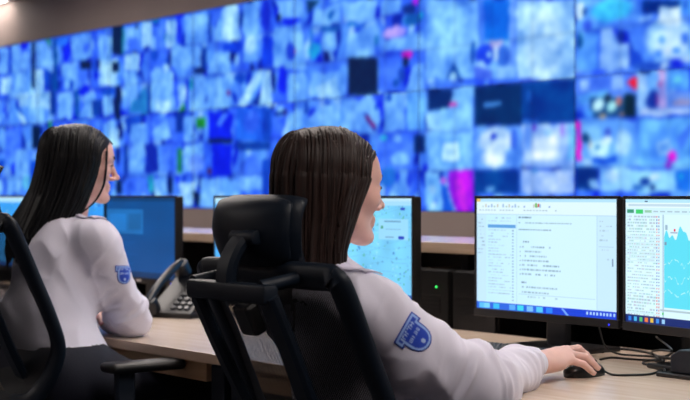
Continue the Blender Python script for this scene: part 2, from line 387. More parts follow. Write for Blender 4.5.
FEEDS = [
(0, 105, 172, 255, 2192, 460, 2163, 457, 2163, 414, 2192, 416),
(0, 150, 208, 255, 2188, 411, 2152, 409, 2152, 382, 2188, 384),
(0, 14, 72, 205, 2159, 460, 2150, 459, 2150, 418, 2159, 418),
(0, 105, 172, 255, 2148, 461, 2120, 459, 2120, 416, 2148, 418),
(1, 8, 35, 240, 2106, 454, 14, 8),
(0, 62, 118, 255, 2120, 449, 2086, 447, 2086, 417, 2120, 419),
(0, 105, 172, 255, 2141, 417, 2092, 414, 2092, 379, 2141, 382),
(1, 105, 172, 255, 2103, 430, 17, 15),
(0, 3, 32, 78, 2081, 458, 2069, 457, 2069, 388, 2081, 389),
(0, 105, 172, 255, 2065, 457, 2045, 457, 2009, 438, 2009, 417, 2065, 418),
(0, 20, 140, 70, 2037, 458, 2017, 458, 2017, 446),
(0, 0, 80, 170, 2009, 456, 1996, 455, 1996, 380, 2009, 381),
(0, 150, 208, 255, 2069, 415, 2042, 414, 2042, 381, 2069, 382),
(0, 14, 72, 205, 2039, 414, 2019, 412, 2019, 383, 2039, 384),
(0, 6, 58, 165, 2022, 409, 2009, 409, 2009, 379, 2022, 380),
(1, 40, 120, 250, 1980, 450, 19, 7),
(1, 8, 35, 240, 1966, 433, 14, 14),
(0, 105, 172, 255, 1955, 454, 1894, 455, 1888, 420, 1943, 422),
(1, 62, 118, 255, 1906, 437, 12, 7),
(0, 3, 32, 78, 1924, 419, 1891, 416, 1891, 405, 1924, 407),
(0, 105, 172, 255, 1974, 419, 1934, 417, 1934, 378, 1974, 380),
(1, 8, 35, 240, 1909, 377, 15, 7),
(0, 62, 118, 255, 1924, 406, 1900, 404, 1900, 385, 1924, 386),
(1, 14, 72, 205, 1952, 386, 8, 7),
(0, 105, 172, 255, 1868, 450, 1831, 446, 1831, 413, 1868, 416),
(0, 150, 208, 255, 1865, 416, 1819, 413, 1819, 377, 1865, 380),
(0, 14, 72, 205, 1886, 415, 1874, 414, 1874, 400, 1886, 401),
(0, 3, 32, 78, 1825, 461, 1800, 459, 1800, 418, 1825, 420),
(0, 62, 118, 255, 1853, 446, 1848, 445, 1848, 422, 1853, 422),
(0, 14, 72, 205, 1865, 374, 1825, 377, 1825, 358, 1853, 360),
(0, 150, 208, 255, 2141, 382, 2089, 382, 2089, 361, 2120, 361),
(0, 14, 72, 205, 2141, 366, 2131, 367, 2089, 332, 2106, 333),
(0, 150, 208, 255, 2127, 355, 2106, 345, 2092, 334, 2113, 335),
(0, 105, 172, 255, 2086, 371, 2039, 369, 2039, 333, 2086, 335),
(0, 150, 208, 255, 2079, 383, 2019, 380, 2019, 356, 2079, 359),
(0, 3, 32, 78, 2079, 332, 2049, 331, 2049, 297, 2079, 297),
(0, 8, 60, 160, 2019, 380, 2000, 379, 2000, 345, 2019, 346),
(0, 105, 172, 255, 1993, 378, 1949, 376, 1949, 339, 1993, 340),
(0, 0, 80, 170, 1941, 378, 1928, 378, 1928, 338, 1941, 338),
(1, 8, 35, 240, 1915, 374, 15, 6),
(0, 105, 172, 255, 1928, 338, 1900, 373, 1880, 372, 1883, 336),
(0, 6, 58, 165, 1888, 361, 1859, 360, 1859, 338, 1888, 339),
(0, 105, 172, 255, 1856, 365, 1828, 364, 1828, 336, 1856, 338),
(0, 3, 32, 78, 1821, 377, 1807, 376, 1807, 330, 1821, 331),
(0, 40, 150, 90, 2022, 339, 2012, 338, 2012, 318, 2022, 318),
(0, 105, 172, 255, 2192, 333, 2174, 332, 2174, 298, 2192, 298),
(0, 62, 118, 255, 2174, 329, 2127, 328, 2127, 282, 2174, 282),
(0, 105, 172, 255, 2134, 297, 2092, 296, 2092, 257, 2134, 257),
(1, 14, 72, 205, 2185, 275, 11, 9),
(0, 105, 172, 255, 2163, 259, 2120, 259, 2120, 231, 2163, 231),
(1, 80, 170, 230, 2099, 246, 17, 12),
(0, 14, 72, 205, 2086, 281, 2059, 280, 2059, 227, 2086, 226),
(0, 105, 172, 255, 1859, 329, 1819, 328, 1819, 290, 1859, 291),
(0, 150, 208, 255, 1836, 320, 1811, 319, 1811, 292, 1836, 293),
(0, 3, 32, 78, 1831, 460, 1803, 458, 1803, 422, 1831, 424),
(0, 20, 120, 170, 1803, 458, 1796, 457, 1796, 419, 1803, 420),
(0, 105, 172, 255, 1794, 457, 1754, 453, 1754, 421, 1794, 424),
(1, 3, 32, 78, 1763, 454, 4, 4),
(0, 150, 208, 255, 1748, 458, 1722, 456, 1722, 424, 1748, 426),
(0, 62, 118, 255, 1786, 440, 1754, 437, 1754, 419, 1786, 421),
(1, 20, 120, 190, 1714, 456, 10, 4),
(0, 62, 118, 255, 1714, 450, 1684, 447, 1684, 416, 1714, 418),
(1, 30, 110, 190, 1686, 433, 6, 6),
(0, 150, 208, 255, 1686, 455, 1661, 453, 1661, 419, 1686, 421),
(1, 8, 35, 240, 1651, 457, 11, 4),
(1, 25, 60, 245, 1654, 439, 6, 18),
(0, 105, 172, 255, 1639, 458, 1589, 454, 1589, 416, 1639, 420),
(0, 6, 58, 165, 1584, 456, 1578, 455, 1578, 418, 1584, 418),
(0, 62, 118, 255, 1578, 457, 1552, 455, 1552, 435, 1578, 438),
(0, 105, 172, 255, 1552, 457, 1532, 458, 1532, 414, 1573, 419, 1571, 427),
(0, 150, 208, 255, 1794, 419, 1754, 416, 1754, 395, 1794, 397),
(1, 14, 72, 205, 1717, 411, 9, 7),
(1, 14, 72, 205, 1684, 400, 5, 5),
(0, 105, 172, 255, 1671, 420, 1603, 415, 1603, 387, 1671, 392),
(0, 6, 58, 165, 1598, 413, 1588, 412, 1588, 384, 1598, 384),
(0, 105, 172, 255, 1589, 381, 1566, 407, 1539, 402, 1532, 375),
(0, 3, 32, 78, 1831, 411, 1811, 409, 1811, 396, 1831, 397),
(0, 105, 172, 255, 1725, 390, 1669, 386, 1669, 335, 1725, 337),
(0, 150, 208, 255, 1712, 353, 1676, 351, 1676, 334, 1712, 336),
(0, 30, 120, 200, 1786, 340, 1754, 368, 1735, 370, 1735, 335),
(0, 105, 172, 255, 1797, 395, 1762, 393, 1762, 355, 1797, 357),
(0, 6, 58, 165, 1734, 375, 1726, 374, 1726, 335, 1734, 335),
(0, 150, 208, 255, 1656, 370, 1637, 369, 1637, 349, 1656, 350),
(0, 20, 140, 60, 1656, 334, 1641, 346, 1639, 334),
(0, 105, 172, 255, 1632, 379, 1589, 376, 1589, 331, 1632, 333),
(1, 20, 160, 190, 1625, 368, 6, 6),
(0, 3, 32, 78, 1617, 386, 1589, 384, 1589, 380, 1617, 382),
(0, 105, 172, 255, 1584, 376, 1532, 373, 1532, 334, 1584, 336),
(1, 140, 60, 150, 1537, 354, 4, 4),
(0, 14, 72, 205, 1797, 332, 1735, 335, 1786, 308),
(0, 105, 172, 255, 1778, 324, 1738, 322, 1738, 301, 1778, 302),
(0, 62, 118, 255, 1722, 332, 1661, 329, 1661, 299, 1722, 300),
(0, 105, 172, 255, 1719, 311, 1686, 328, 1671, 299, 1714, 300),
(0, 6, 58, 165, 1661, 333, 1644, 333, 1644, 308, 1661, 309),
(0, 20, 130, 50, 1613, 325, 1591, 324, 1591, 312, 1613, 312),
(0, 105, 172, 255, 1641, 329, 1617, 328, 1617, 297, 1641, 298),
(0, 8, 35, 240, 1584, 331, 1530, 329, 1530, 296, 1584, 298),
(0, 62, 118, 255, 1566, 316, 1548, 330, 1539, 327, 1557, 313),
(0, 3, 32, 78, 1584, 298, 1530, 296, 1530, 291, 1584, 293),
(1, 105, 172, 255, 1756, 288, 19, 12),
(1, 105, 172, 255, 1767, 267, 19, 11),
(0, 12, 45, 180, 1740, 294, 1707, 293, 1707, 257, 1740, 257),
(0, 62, 118, 255, 1701, 292, 1661, 291, 1661, 258, 1701, 258),
(0, 20, 120, 80, 1659, 288, 1646, 288, 1646, 256, 1659, 256),
(0, 105, 172, 255, 1641, 293, 1596, 292, 1596, 257, 1641, 257),
(1, 90, 140, 255, 1613, 266, 21, 13),
(0, 8, 35, 240, 1575, 292, 1530, 291, 1530, 251, 1575, 252),
(1, 90, 25, 70, 1582, 257, 5, 3),
(0, 6, 58, 165, 1797, 296, 1787, 296, 1787, 255, 1797, 255),
(0, 62, 118, 255, 1797, 252, 1735, 252, 1735, 231, 1797, 231),
(0, 30, 160, 200, 1732, 253, 1719, 253, 1719, 232, 1732, 232),
(0, 105, 172, 255, 1717, 250, 1686, 250, 1686, 232, 1717, 232),
(0, 3, 32, 78, 1680, 250, 1670, 250, 1670, 229, 1680, 229),
(1, 14, 72, 205, 1637, 240, 7, 4),
(0, 150, 208, 255, 1656, 245, 1613, 244, 1622, 213, 1641, 213),
(0, 3, 32, 78, 1622, 232, 1606, 232, 1598, 214, 1613, 214),
(0, 105, 172, 255, 1603, 249, 1557, 249, 1557, 214, 1603, 214),
(0, 3, 32, 78, 1819, 249, 1803, 248, 1803, 229, 1819, 229),
(0, 150, 208, 255, 1552, 457, 1517, 459, 1512, 415, 1552, 418),
(1, 6, 58, 165, 1510, 440, 5, 10),
(0, 105, 172, 255, 1504, 460, 1474, 457, 1474, 412, 1504, 414),
(1, 20, 50, 220, 1458, 439, 10, 19),
(0, 105, 172, 255, 1441, 456, 1381, 450, 1381, 429, 1428, 434),
(1, 8, 35, 240, 1408, 429, 18, 4),
(1, 3, 32, 78, 1432, 432, 5, 5),
(0, 10, 60, 110, 1377, 449, 1350, 446, 1373, 433),
(0, 105, 172, 255, 1366, 430, 1313, 440, 1313, 416, 1366, 419),
(1, 20, 90, 190, 1332, 427, 6, 5),
(1, 10, 60, 220, 1530, 408, 24, 7),
(0, 105, 172, 255, 1504, 419, 1474, 416, 1474, 386, 1504, 388),
(0, 10, 60, 230, 1465, 415, 1444, 413, 1444, 377, 1465, 378),
(0, 105, 172, 255, 1441, 423, 1389, 423, 1377, 372, 1443, 376),
(1, 30, 70, 220, 1406, 394, 10, 11),
(1, 180, 60, 150, 1398, 394, 2, 2),
(1, 30, 170, 230, 1361, 390, 13, 10),
(0, 20, 95, 190, 1354, 418, 1313, 413, 1317, 407, 1350, 412),
(0, 105, 172, 255, 1347, 410, 1321, 408, 1321, 388, 1347, 390),
(0, 20, 100, 200, 1369, 417, 1366, 416, 1366, 380, 1369, 381),
(1, 150, 208, 255, 1491, 408, 13, 11),
(0, 150, 208, 255, 1521, 336, 1474, 376, 1463, 373, 1499, 335),
(1, 10, 70, 200, 1515, 368, 15, 6),
(0, 6, 58, 165, 1491, 337, 1465, 350, 1470, 336),
(0, 150, 208, 255, 1472, 333, 1461, 373, 1447, 372, 1447, 332),
(1, 0, 30, 110, 1441, 358, 4, 11),
(1, 8, 35, 240, 1424, 362, 8, 17),
(0, 105, 172, 255, 1414, 370, 1377, 367, 1377, 333, 1414, 335),
(0, 105, 172, 255, 1366, 367, 1304, 363, 1304, 334, 1366, 337),
(0, 150, 208, 255, 1358, 348, 1321, 359, 1313, 337, 1354, 337),
(1, 20, 70, 190, 1377, 327, 5, 8),
(0, 30, 100, 240, 1521, 335, 1447, 331, 1447, 292, 1521, 295),
(0, 10, 70, 200, 1465, 331, 1447, 330, 1447, 292, 1465, 293),
(1, 62, 118, 255, 1487, 317, 17, 14),
(1, 10, 50, 150, 1430, 324, 14, 3),
(1, 40, 40, 110, 1418, 322, 4, 3),
(0, 105, 172, 255, 1404, 323, 1381, 327, 1389, 302, 1412, 298),
(0, 105, 172, 255, 1373, 315, 1347, 329, 1317, 328, 1319, 300, 1377, 302),
(0, 6, 58, 165, 1521, 292, 1449, 290, 1449, 281, 1521, 282),
(1, 62, 118, 255, 1487, 258, 21, 19),
(0, 105, 172, 255, 1512, 251, 1465, 250, 1465, 232, 1512, 232),
(0, 14, 72, 205, 1465, 269, 1449, 269, 1449, 222, 1465, 222),
(0, 105, 172, 255, 1310, 440, 1250, 436, 1253, 415, 1303, 417),
(0, 20, 100, 200, 1301, 414, 1269, 414, 1267, 411, 1299, 410),
(0, 105, 172, 255, 1295, 401, 1253, 411, 1253, 377, 1303, 378),
(1, 10, 120, 180, 1250, 393, 3, 6),
(1, 10, 50, 140, 1198, 421, 11, 5),
(1, 200, 30, 240, 1187, 427, 5, 4),
(0, 105, 172, 255, 1243, 433, 1207, 432, 1213, 418, 1243, 418),
(1, 10, 90, 180, 1190, 410, 16, 7),
(1, 20, 170, 220, 1176, 413, 5, 3),
(1, 160, 150, 250, 1220, 400, 20, 6),
(0, 105, 172, 255, 1236, 392, 1171, 397, 1171, 377, 1236, 380),
(0, 3, 32, 78, 1299, 378, 1247, 374, 1247, 335, 1299, 337),
(0, 62, 118, 255, 1245, 372, 1210, 369, 1210, 336, 1245, 338),
(1, 200, 20, 200, 1198, 375, 10, 4),
(1, 3, 32, 78, 1200, 368, 5, 6),
(1, 20, 70, 190, 1207, 353, 7, 8),
(1, 10, 80, 180, 1216, 344, 5, 4),
(0, 105, 172, 255, 1200, 335, 1190, 362, 1171, 364, 1171, 334),
(0, 105, 172, 255, 1306, 330, 1257, 335, 1243, 318, 1247, 293, 1304, 299),
(0, 20, 60, 190, 1274, 318, 1267, 315, 1247, 297, 1257, 298),
(0, 120, 28, 110, 1271, 314, 1266, 313, 1250, 299, 1257, 300),
(1, 14, 72, 205, 1250, 321, 3, 4),
(0, 105, 172, 255, 1236, 335, 1202, 333, 1202, 295, 1236, 296),
(0, 90, 165, 255, 1198, 335, 1171, 334, 1171, 294, 1198, 295),
(1, 14, 72, 205, 1228, 330, 5, 4),
(1, 40, 200, 230, 1235, 290, 7, 3),
(0, 0, 40, 110, 1187, 290, 1170, 289, 1170, 271, 1187, 271),
(0, 62, 118, 255, 1250, 285, 1190, 283, 1190, 249, 1250, 249),
(1, 105, 172, 255, 1210, 265, 16, 8),
(1, 30, 110, 220, 1230, 246, 13, 11),
(0, 105, 172, 255, 1213, 254, 1197, 254, 1197, 228, 1213, 228),
(1, 30, 70, 230, 1194, 244, 4, 9),
(0, 105, 172, 255, 1168, 428, 959, 406, 959, 334, 1168, 347),
(1, 120, 190, 255, 1134, 394, 27, 28),
(0, 10, 100, 225, 1081, 419, 1046, 415, 1046, 376, 1081, 379),
(0, 60, 120, 240, 1090, 419, 1081, 419, 1081, 376, 1090, 376),
(0, 95, 150, 250, 1046, 415, 1036, 414, 1036, 339, 1046, 339),
(0, 150, 160, 230, 1074, 379, 1054, 377, 1054, 369, 1074, 370),
(1, 20, 60, 225, 1081, 365, 13, 11),
(1, 150, 208, 255, 1085, 354, 7, 5),
(1, 150, 208, 255, 1075, 365, 4, 3),
(1, 20, 80, 190, 1098, 368, 4, 13),
(1, 50, 110, 225, 1054, 362, 8, 13),
(1, 190, 224, 255, 1064, 366, 4, 8),
(0, 70, 110, 240, 1095, 353, 1070, 351, 1070, 341, 1095, 342),
(0, 130, 190, 255, 1064, 353, 1039, 351, 1039, 339, 1064, 340),
(0, 150, 205, 255, 1035, 414, 960, 406, 960, 333, 1035, 338),
(1, 168, 215, 255, 999, 368, 26, 34),
(0, 80, 140, 250, 1038, 414, 1035, 414, 1035, 338, 1038, 338),
(0, 10, 70, 170, 1127, 360, 1139, 345, 1115, 343),
(1, 150, 208, 255, 1128, 346, 6, 4),
(0, 60, 120, 240, 1168, 343, 1095, 338, 1095, 335, 1168, 340),
(0, 0, 40, 110, 1165, 336, 1128, 334, 1128, 313, 1165, 315),
(0, 112, 182, 255, 1127, 335, 1098, 336, 1098, 291, 1145, 293, 1145, 316, 1130, 317),
(1, 235, 60, 180, 1127, 318, 7, 2),
(0, 130, 195, 255, 1168, 313, 1145, 312, 1145, 293, 1168, 294),
(0, 0, 45, 105, 1095, 334, 1029, 334, 1029, 295, 1095, 296),
(0, 70, 140, 225, 1081, 319, 1058, 318, 1058, 313, 1081, 314),
(0, 0, 60, 150, 1029, 334, 959, 334, 959, 295, 1029, 295),
(0, 40, 110, 220, 1028, 299, 1007, 298, 1007, 295, 1028, 295),
(1, 20, 90, 190, 1019, 322, 4, 6),
(0, 100, 165, 255, 1095, 295, 1029, 293, 1029, 252, 1095, 253),
(1, 190, 224, 255, 1064, 280, 25, 13),
(1, 190, 224, 255, 1067, 264, 18, 9),
(1, 30, 60, 220, 1068, 284, 4, 3),
(1, 50, 100, 230, 1039, 281, 5, 11),
(0, 150, 192, 255, 1028, 295, 959, 293, 959, 253, 1028, 254),
(1, 190, 220, 255, 998, 275, 18, 15),
(1, 150, 40, 220, 1012, 291, 2, 3),
(1, 150, 120, 240, 976, 287, 2, 7),
(1, 150, 205, 255, 994, 286, 6, 4),
(0, 105, 160, 250, 1025, 293, 1016, 293, 1016, 270, 1025, 271),
(0, 110, 190, 250, 968, 291, 960, 291, 960, 260, 968, 260),
(0, 110, 180, 255, 1165, 292, 1097, 290, 1097, 251, 1165, 252),
(0, 90, 160, 250, 1149, 286, 1112, 285, 1112, 257, 1149, 257),
(0, 165, 218, 255, 1143, 281, 1118, 280, 1118, 262, 1143, 262),
(0, 165, 25, 235, 1134, 251, 1096, 252, 1096, 210, 1119, 210, 1134, 234),
(0, 190, 40, 230, 1127, 243, 1113, 243, 1104, 212, 1112, 212),
(1, 205, 95, 230, 1142, 242, 5, 3),
(0, 20, 90, 220, 1146, 238, 1136, 236, 1119, 210, 1139, 210),
(0, 130, 200, 255, 1137, 233, 1133, 231, 1118, 210, 1122, 210),
(0, 120, 192, 255, 1168, 252, 1149, 251, 1142, 210, 1168, 210),
(1, 170, 220, 255, 1159, 233, 5, 5),
(1, 90, 150, 250, 1152, 221, 5, 4),
(1, 175, 225, 255, 1156, 217, 5, 4),
(0, 0, 65, 155, 1095, 252, 1032, 251, 1032, 230, 1095, 230),
(1, 90, 155, 230, 1074, 234, 7, 3),
(0, 165, 200, 255, 1029, 252, 960, 251, 960, 229, 1029, 229),
(0, 200, 224, 255, 982, 247, 968, 247, 968, 238, 982, 238),
(1, 90, 170, 240, 1011, 251, 5, 2),
(0, 90, 160, 255, 957, 406, 886, 398, 886, 373, 957, 379),
(1, 60, 190, 250, 916, 393, 25, 10),
(1, 70, 130, 250, 902, 379, 19, 4),
(1, 10, 60, 150, 948, 394, 3, 4),
(0, 170, 210, 255, 957, 404, 949, 403, 949, 387, 957, 388),
(1, 50, 90, 230, 944, 381, 6, 4),
(0, 85, 160, 255, 957, 378, 932, 375, 932, 341, 957, 343),
(1, 10, 80, 150, 954, 369, 4, 7),
(0, 140, 190, 255, 928, 377, 915, 377, 906, 362, 894, 362, 894, 339, 928, 341),
(0, 50, 110, 245, 931, 374, 928, 374, 928, 341, 931, 341),
(1, 20, 60, 170, 904, 368, 4, 7),
(0, 60, 120, 245, 893, 378, 870, 378, 872, 350, 882, 347),
(0, 20, 70, 210, 893, 359, 880, 347, 877, 340, 893, 341),
(0, 0, 50, 140, 879, 398, 837, 393, 837, 382, 879, 386),
(0, 60, 140, 250, 837, 393, 826, 392, 826, 381, 837, 382),
(0, 30, 80, 200, 833, 393, 829, 393, 829, 384, 833, 385),
(1, 150, 205, 255, 850, 362, 26, 19),
(1, 175, 218, 255, 846, 357, 18, 15),
(0, 195, 228, 255, 860, 390, 837, 388, 837, 371, 860, 373),
(1, 150, 200, 255, 875, 382, 8, 3),
(1, 60, 130, 240, 841, 350, 4, 3),
(1, 90, 160, 250, 857, 361, 4, 4),
(1, 60, 120, 240, 833, 361, 4, 5),
(1, 200, 228, 255, 850, 350, 5, 3),
(1, 70, 140, 250, 861, 349, 4, 3),
(1, 190, 224, 255, 831, 342, 6, 4),
(0, 30, 80, 200, 888, 344, 858, 342, 858, 336, 888, 338),
(1, 190, 224, 255, 855, 339, 5, 3),
(0, 70, 122, 245, 959, 338, 886, 334, 886, 313, 959, 317),
(0, 130, 180, 255, 952, 333, 943, 332, 943, 321, 952, 322),
(0, 130, 180, 255, 914, 334, 902, 333, 902, 321, 914, 321),
(0, 90, 170, 250, 957, 318, 919, 323, 919, 316, 953, 309),
(0, 20, 70, 130, 941, 316, 886, 313, 886, 296, 941, 298),
(1, 150, 205, 255, 931, 309, 7, 6),
(1, 150, 220, 240, 915, 306, 6, 5),
(1, 70, 150, 250, 942, 302, 6, 4),
(1, 160, 150, 130, 925, 299, 5, 2),
(1, 150, 100, 110, 906, 310, 4, 4),
(1, 150, 120, 120, 902, 299, 4, 2),
(0, 5, 38, 60, 900, 317, 886, 316, 886, 296, 900, 297),
(1, 15, 40, 70, 919, 314, 4, 4),
(0, 220, 20, 50, 897, 326, 890, 331, 886, 330, 886, 319, 893, 322),
(0, 110, 178, 255, 885, 337, 850, 335, 850, 295, 885, 296),
(0, 160, 205, 255, 884, 334, 877, 334, 874, 317, 882, 317),
(0, 20, 60, 150, 882, 337, 872, 336, 872, 332, 882, 333),
(0, 150, 200, 255, 884, 316, 874, 316, 874, 297, 884, 297),
(1, 20, 60, 170, 868, 309, 6, 9),
(1, 190, 20, 120, 863, 310, 1, 6),
(0, 190, 170, 235, 863, 336, 855, 335, 851, 297, 860, 298),
(1, 190, 90, 170, 861, 323, 2, 3),
(0, 80, 160, 250, 850, 333, 826, 332, 826, 317, 850, 319),
(1, 110, 215, 240, 839, 326, 5, 3),
(0, 105, 150, 240, 850, 316, 826, 315, 826, 301, 850, 302),
(0, 150, 150, 200, 846, 309, 826, 308, 826, 303, 846, 304),
(0, 175, 205, 250, 882, 303, 826, 300, 826, 295, 882, 297),
(0, 95, 165, 255, 957, 297, 886, 294, 886, 252, 957, 253),
(0, 120, 190, 255, 952, 293, 928, 292, 928, 277, 952, 278),
(0, 235, 10, 190, 959, 296, 954, 295, 952, 264, 950, 259, 957, 259),
(1, 10, 60, 120, 947, 280, 5, 5),
(1, 160, 215, 255, 931, 270, 13, 8),
(1, 190, 230, 255, 921, 277, 7, 4),
(1, 40, 110, 200, 932, 272, 4, 2),
(1, 150, 205, 255, 902, 275, 9, 12),
(1, 170, 160, 150, 941, 275, 1, 5),
(0, 20, 80, 220, 939, 262, 908, 262, 908, 256, 939, 257),
(1, 160, 210, 255, 943, 258, 6, 4),
(1, 60, 90, 210, 919, 285, 4, 4),
(0, 100, 180, 255, 884, 294, 826, 292, 826, 251, 884, 252),
(0, 85, 160, 255, 875, 283, 841, 285, 835, 258, 870, 255),
(0, 150, 205, 255, 865, 275, 848, 276, 845, 264, 862, 262),
(0, 95, 160, 245, 861, 272, 850, 273, 848, 266, 859, 265),
(1, 215, 20, 215, 845, 261, 5, 5),
(1, 190, 30, 220, 850, 254, 3, 3),
(0, 70, 130, 250, 841, 275, 826, 288, 826, 278, 837, 266),
(0, 0, 55, 140, 959, 253, 930, 252, 930, 232, 959, 233),
(0, 150, 205, 255, 941, 242, 930, 241, 930, 232, 941, 233),
(0, 130, 195, 255, 928, 252, 893, 252, 893, 231, 928, 231),
(1, 170, 215, 255, 914, 245, 8, 6),
(0, 120, 190, 255, 893, 250, 826, 249, 826, 230, 893, 230),
(1, 10, 50, 150, 876, 241, 6, 4),
(1, 30, 90, 190, 884, 235, 6, 3),
(1, 180, 220, 255, 865, 244, 6, 3),
(0, 20, 100, 225, 844, 248, 826, 251, 826, 231, 841, 232),
(1, 20, 160, 210, 837, 244, 2, 2),
(1, 10, 40, 120, 868, 235, 3, 3),
]
# ================================================================== materials
M_wall = mat('wall paint', (150, 134, 128), .75, noise=(3, .05))
M_ceil = mat('ceiling tile', (205, 203, 200), .85, noise=(40, .05))
M_floor = mat('carpet tile', (62, 64, 72), .95, noise=(60, .2), bump=(300, .4))
M_desk = mat_wood('pale wood laminate', (202, 181, 163), (217, 198, 181), .25)
M_panel = mat_wood('wood panel', (196, 158, 118), (214, 178, 138), .45)
M_edge = mat('desk edge band', (214, 188, 162), .4)
M_console = mat_wood('console laminate', (196, 172, 150), (212, 190, 168), .22)
M_blk = mat('black plastic', (12, 13, 16), .42, bump=(500, .15))
M_blk2 = mat('satin black plastic', (22, 24, 28), .3)
M_dark = mat('dark metal', (34, 42, 54), .42, metal=.3)
M_gloss = mat('gloss black', (10, 11, 13), .16)
M_rub = mat('cable rubber', (13, 13, 15), .5)
M_bez = mat('monitor bezel', (14, 15, 18), .38)
M_key = mat('keyboard key', (24, 27, 34), .35)
M_wallscr = mat_screen('video wall screen', .95, .7, .02)
M_scr = mat_screen('monitor screen', 1.0, .35, .3)
M_lamp = mat_emit('ceiling lamp diffuser', (255, 244, 236), 13.)
M_white = mat('white metal', (225, 225, 225), .4)

# ================================================================== setting
XL, XR, YB, YW, ZC = -13.0, 1.6, -1.6, 5.0, 2.65
def slab(name, lo, hi, m):
    c = [(a+b)/2 for a, b in zip(lo, hi)]; d = [b-a for a, b in zip(lo, hi)]
    return tag(MB().box((0, 0, 0), d).build(name, m, loc=c), kind='structure')
slab('floor', (XL-.1, YB-.1, -.1), (XR+.1, YW+.25, 0), M_floor)
slab('ceiling', (XL-.1, YB-.1, ZC), (XR+.1, YW+.25, ZC+.1), M_ceil)
slab('wall_back', (XL-.1, YW+.07, 0), (XR+.1, YW+.17, ZC), M_wall)
slab('wall_left', (XL-.1, YB, 0), (XL, YW+.07, ZC), M_wall)
slab('wall_right', (XR, YB, 0), (XR+.1, YW+.07, ZC), M_wall)
slab('wall_front', (XL-.1, YB-.1, 0), (XR+.1, YB, ZC), M_wall)
slab('baseboard_back', (XL, YW+.055, 0), (XR, YW+.07, .08), M_dark)
VZ0, VH, VW, VX = 1.058, .618, 1.1, -4.796
# cladding above and below the display wall, flush with its face
slab('trim_1', (XL, YW-.005, VZ0+2*VH+.004), (XR, YW+.07, ZC), M_wall)
slab('trim_2', (XL, YW-.005, .08), (XR, YW+.055, VZ0-.004), M_wall)

# ================================================================== video wall
feeds = []
for row in FEEDS:
    q = [v/200 for v in row[4:]]; pts = [(-q[i], q[i+1]) for i in range(0, len(q), 2)]
    if row[0] == 1: pts[1] = (q[2], q[3])
    feeds.append((row[0], np.array(row[1:4], float), pts))
def paint_wall(x0, z0, seed):
    rn = np.random.RandomState(seed)
    def f(X, Z):
        C = np.zeros((len(X), 3)); cw = VW/4; ch = VH/3
        pal = np.array([(96, 160, 255), (74, 134, 255), (86, 148, 255), (64, 120, 252), (104, 170, 255)], float)
        deep = np.array([(10, 50, 215), (14, 70, 200), (8, 56, 165), (24, 60, 240), (6, 42, 110)], float)
        light = np.array([(110, 176, 255), (140, 200, 255), (98, 160, 255), (160, 212, 255)], float)
        for i in range(4):
            for j in range(3):
                m = (X >= i*cw) & (X <= (i+1)*cw) & (Z >= j*ch) & (Z <= (j+1)*ch)
                C[m] = pal[rn.randint(len(pal))]
                u = (X-i*cw)/cw; v = (Z-j*ch)/ch
                for k in range(6):
                    p = deep if k in (0, 2, 3) and rn.rand() < .75 else light; col = p[rn.randint(len(p))]
                    cx, cz = rn.rand(2); rx = .06+.16*rn.rand(); rz = .12+.32*rn.rand(); t = (rn.rand()-.5)*.8
                    uu = u-cx+t*(v-cz); vv = v-cz
                    wt = (np.clip((1.15-np.sqrt((uu/rx)**2+(vv/rz)**2))/.55, 0, 1)*m)[:, None]
                    C = C*(1-wt)+col*wt
        C *= (1-.5*np.clip(np.sqrt(((X/cw) % 1-.5)**2+((Z/ch) % 1-.5)**2)-.34, 0, 1))[:, None]**np.array([1.6, 1.4, .5])
        C = 255*(np.clip(C, 0, 255)/255)**np.array([1.25, 1.28, .97])
        W3 = np.stack([X+x0, Z+z0, 0*X], 1); wa = .007 if x0 > -6.5 else .012
        Xo, Zo = X, Z
        X = X+wa*vnoise(W3, 13, 41)+wa*.5*vnoise(W3, 33, 42); Z = Z+wa*vnoise(W3, 13, 43)+wa*.5*vnoise(W3, 33, 44)
        for t, col, P in feeds:
            if t == 1:
                (cx, cz), (rx, rz) = P
                d = np.sqrt(((X+x0-cx)/rx)**2+((Z+z0-cz)/rz)**2)
                w = np.clip((1.12-d)/.3, 0, 1)[:, None]; C = C*(1-w)+col*w
            else:
                dk_ = col.sum() < 230; q = in_poly((Xo if dk_ else X)+x0, (Zo if dk_ else Z)+z0, P); C[q] = col
        X, Z = Xo, Zo
        P3 = np.stack([X+x0, Z*1.0+z0, 0*X], 1)
        n = vnoise(P3*np.array([1.1, 1, 1]), 9, 3)*.8+vnoise(P3*np.array([1.1, 1.3, 1]), 21, 5)*.7+vnoise(P3, 45, 6)*.4
        C = C*(1+n[:, None]*np.array([.30, .20, .07]))
        e = np.minimum(np.minimum(X, VW-X), np.minimum(Z, VH-Z))
        ci = np.minimum(np.abs((X/cw) % 1-.0), 1-(X/cw) % 1)*cw; cj = np.minimum((Z/ch) % 1, 1-(Z/ch) % 1)*ch
        C *= np.where(np.minimum(ci, cj) < .005, .9, 1)[:, None]
        C = 255*(np.clip(C, 0, 255)/255)**np.array([1.05, 1.05, 1.0])
        G = C.reshape(101, 151, 3)
        for q in range(6):
            K = np.pad(G, ((1, 1), (1, 1), (0, 0)), mode='edge')
            G = (K[:-2, 1:-1]+K[2:, 1:-1]+K[1:-1, :-2]+K[1:-1, 2:]+2*K[1:-1, 1:-1])/6
        return G.reshape(-1, 3)
    return f
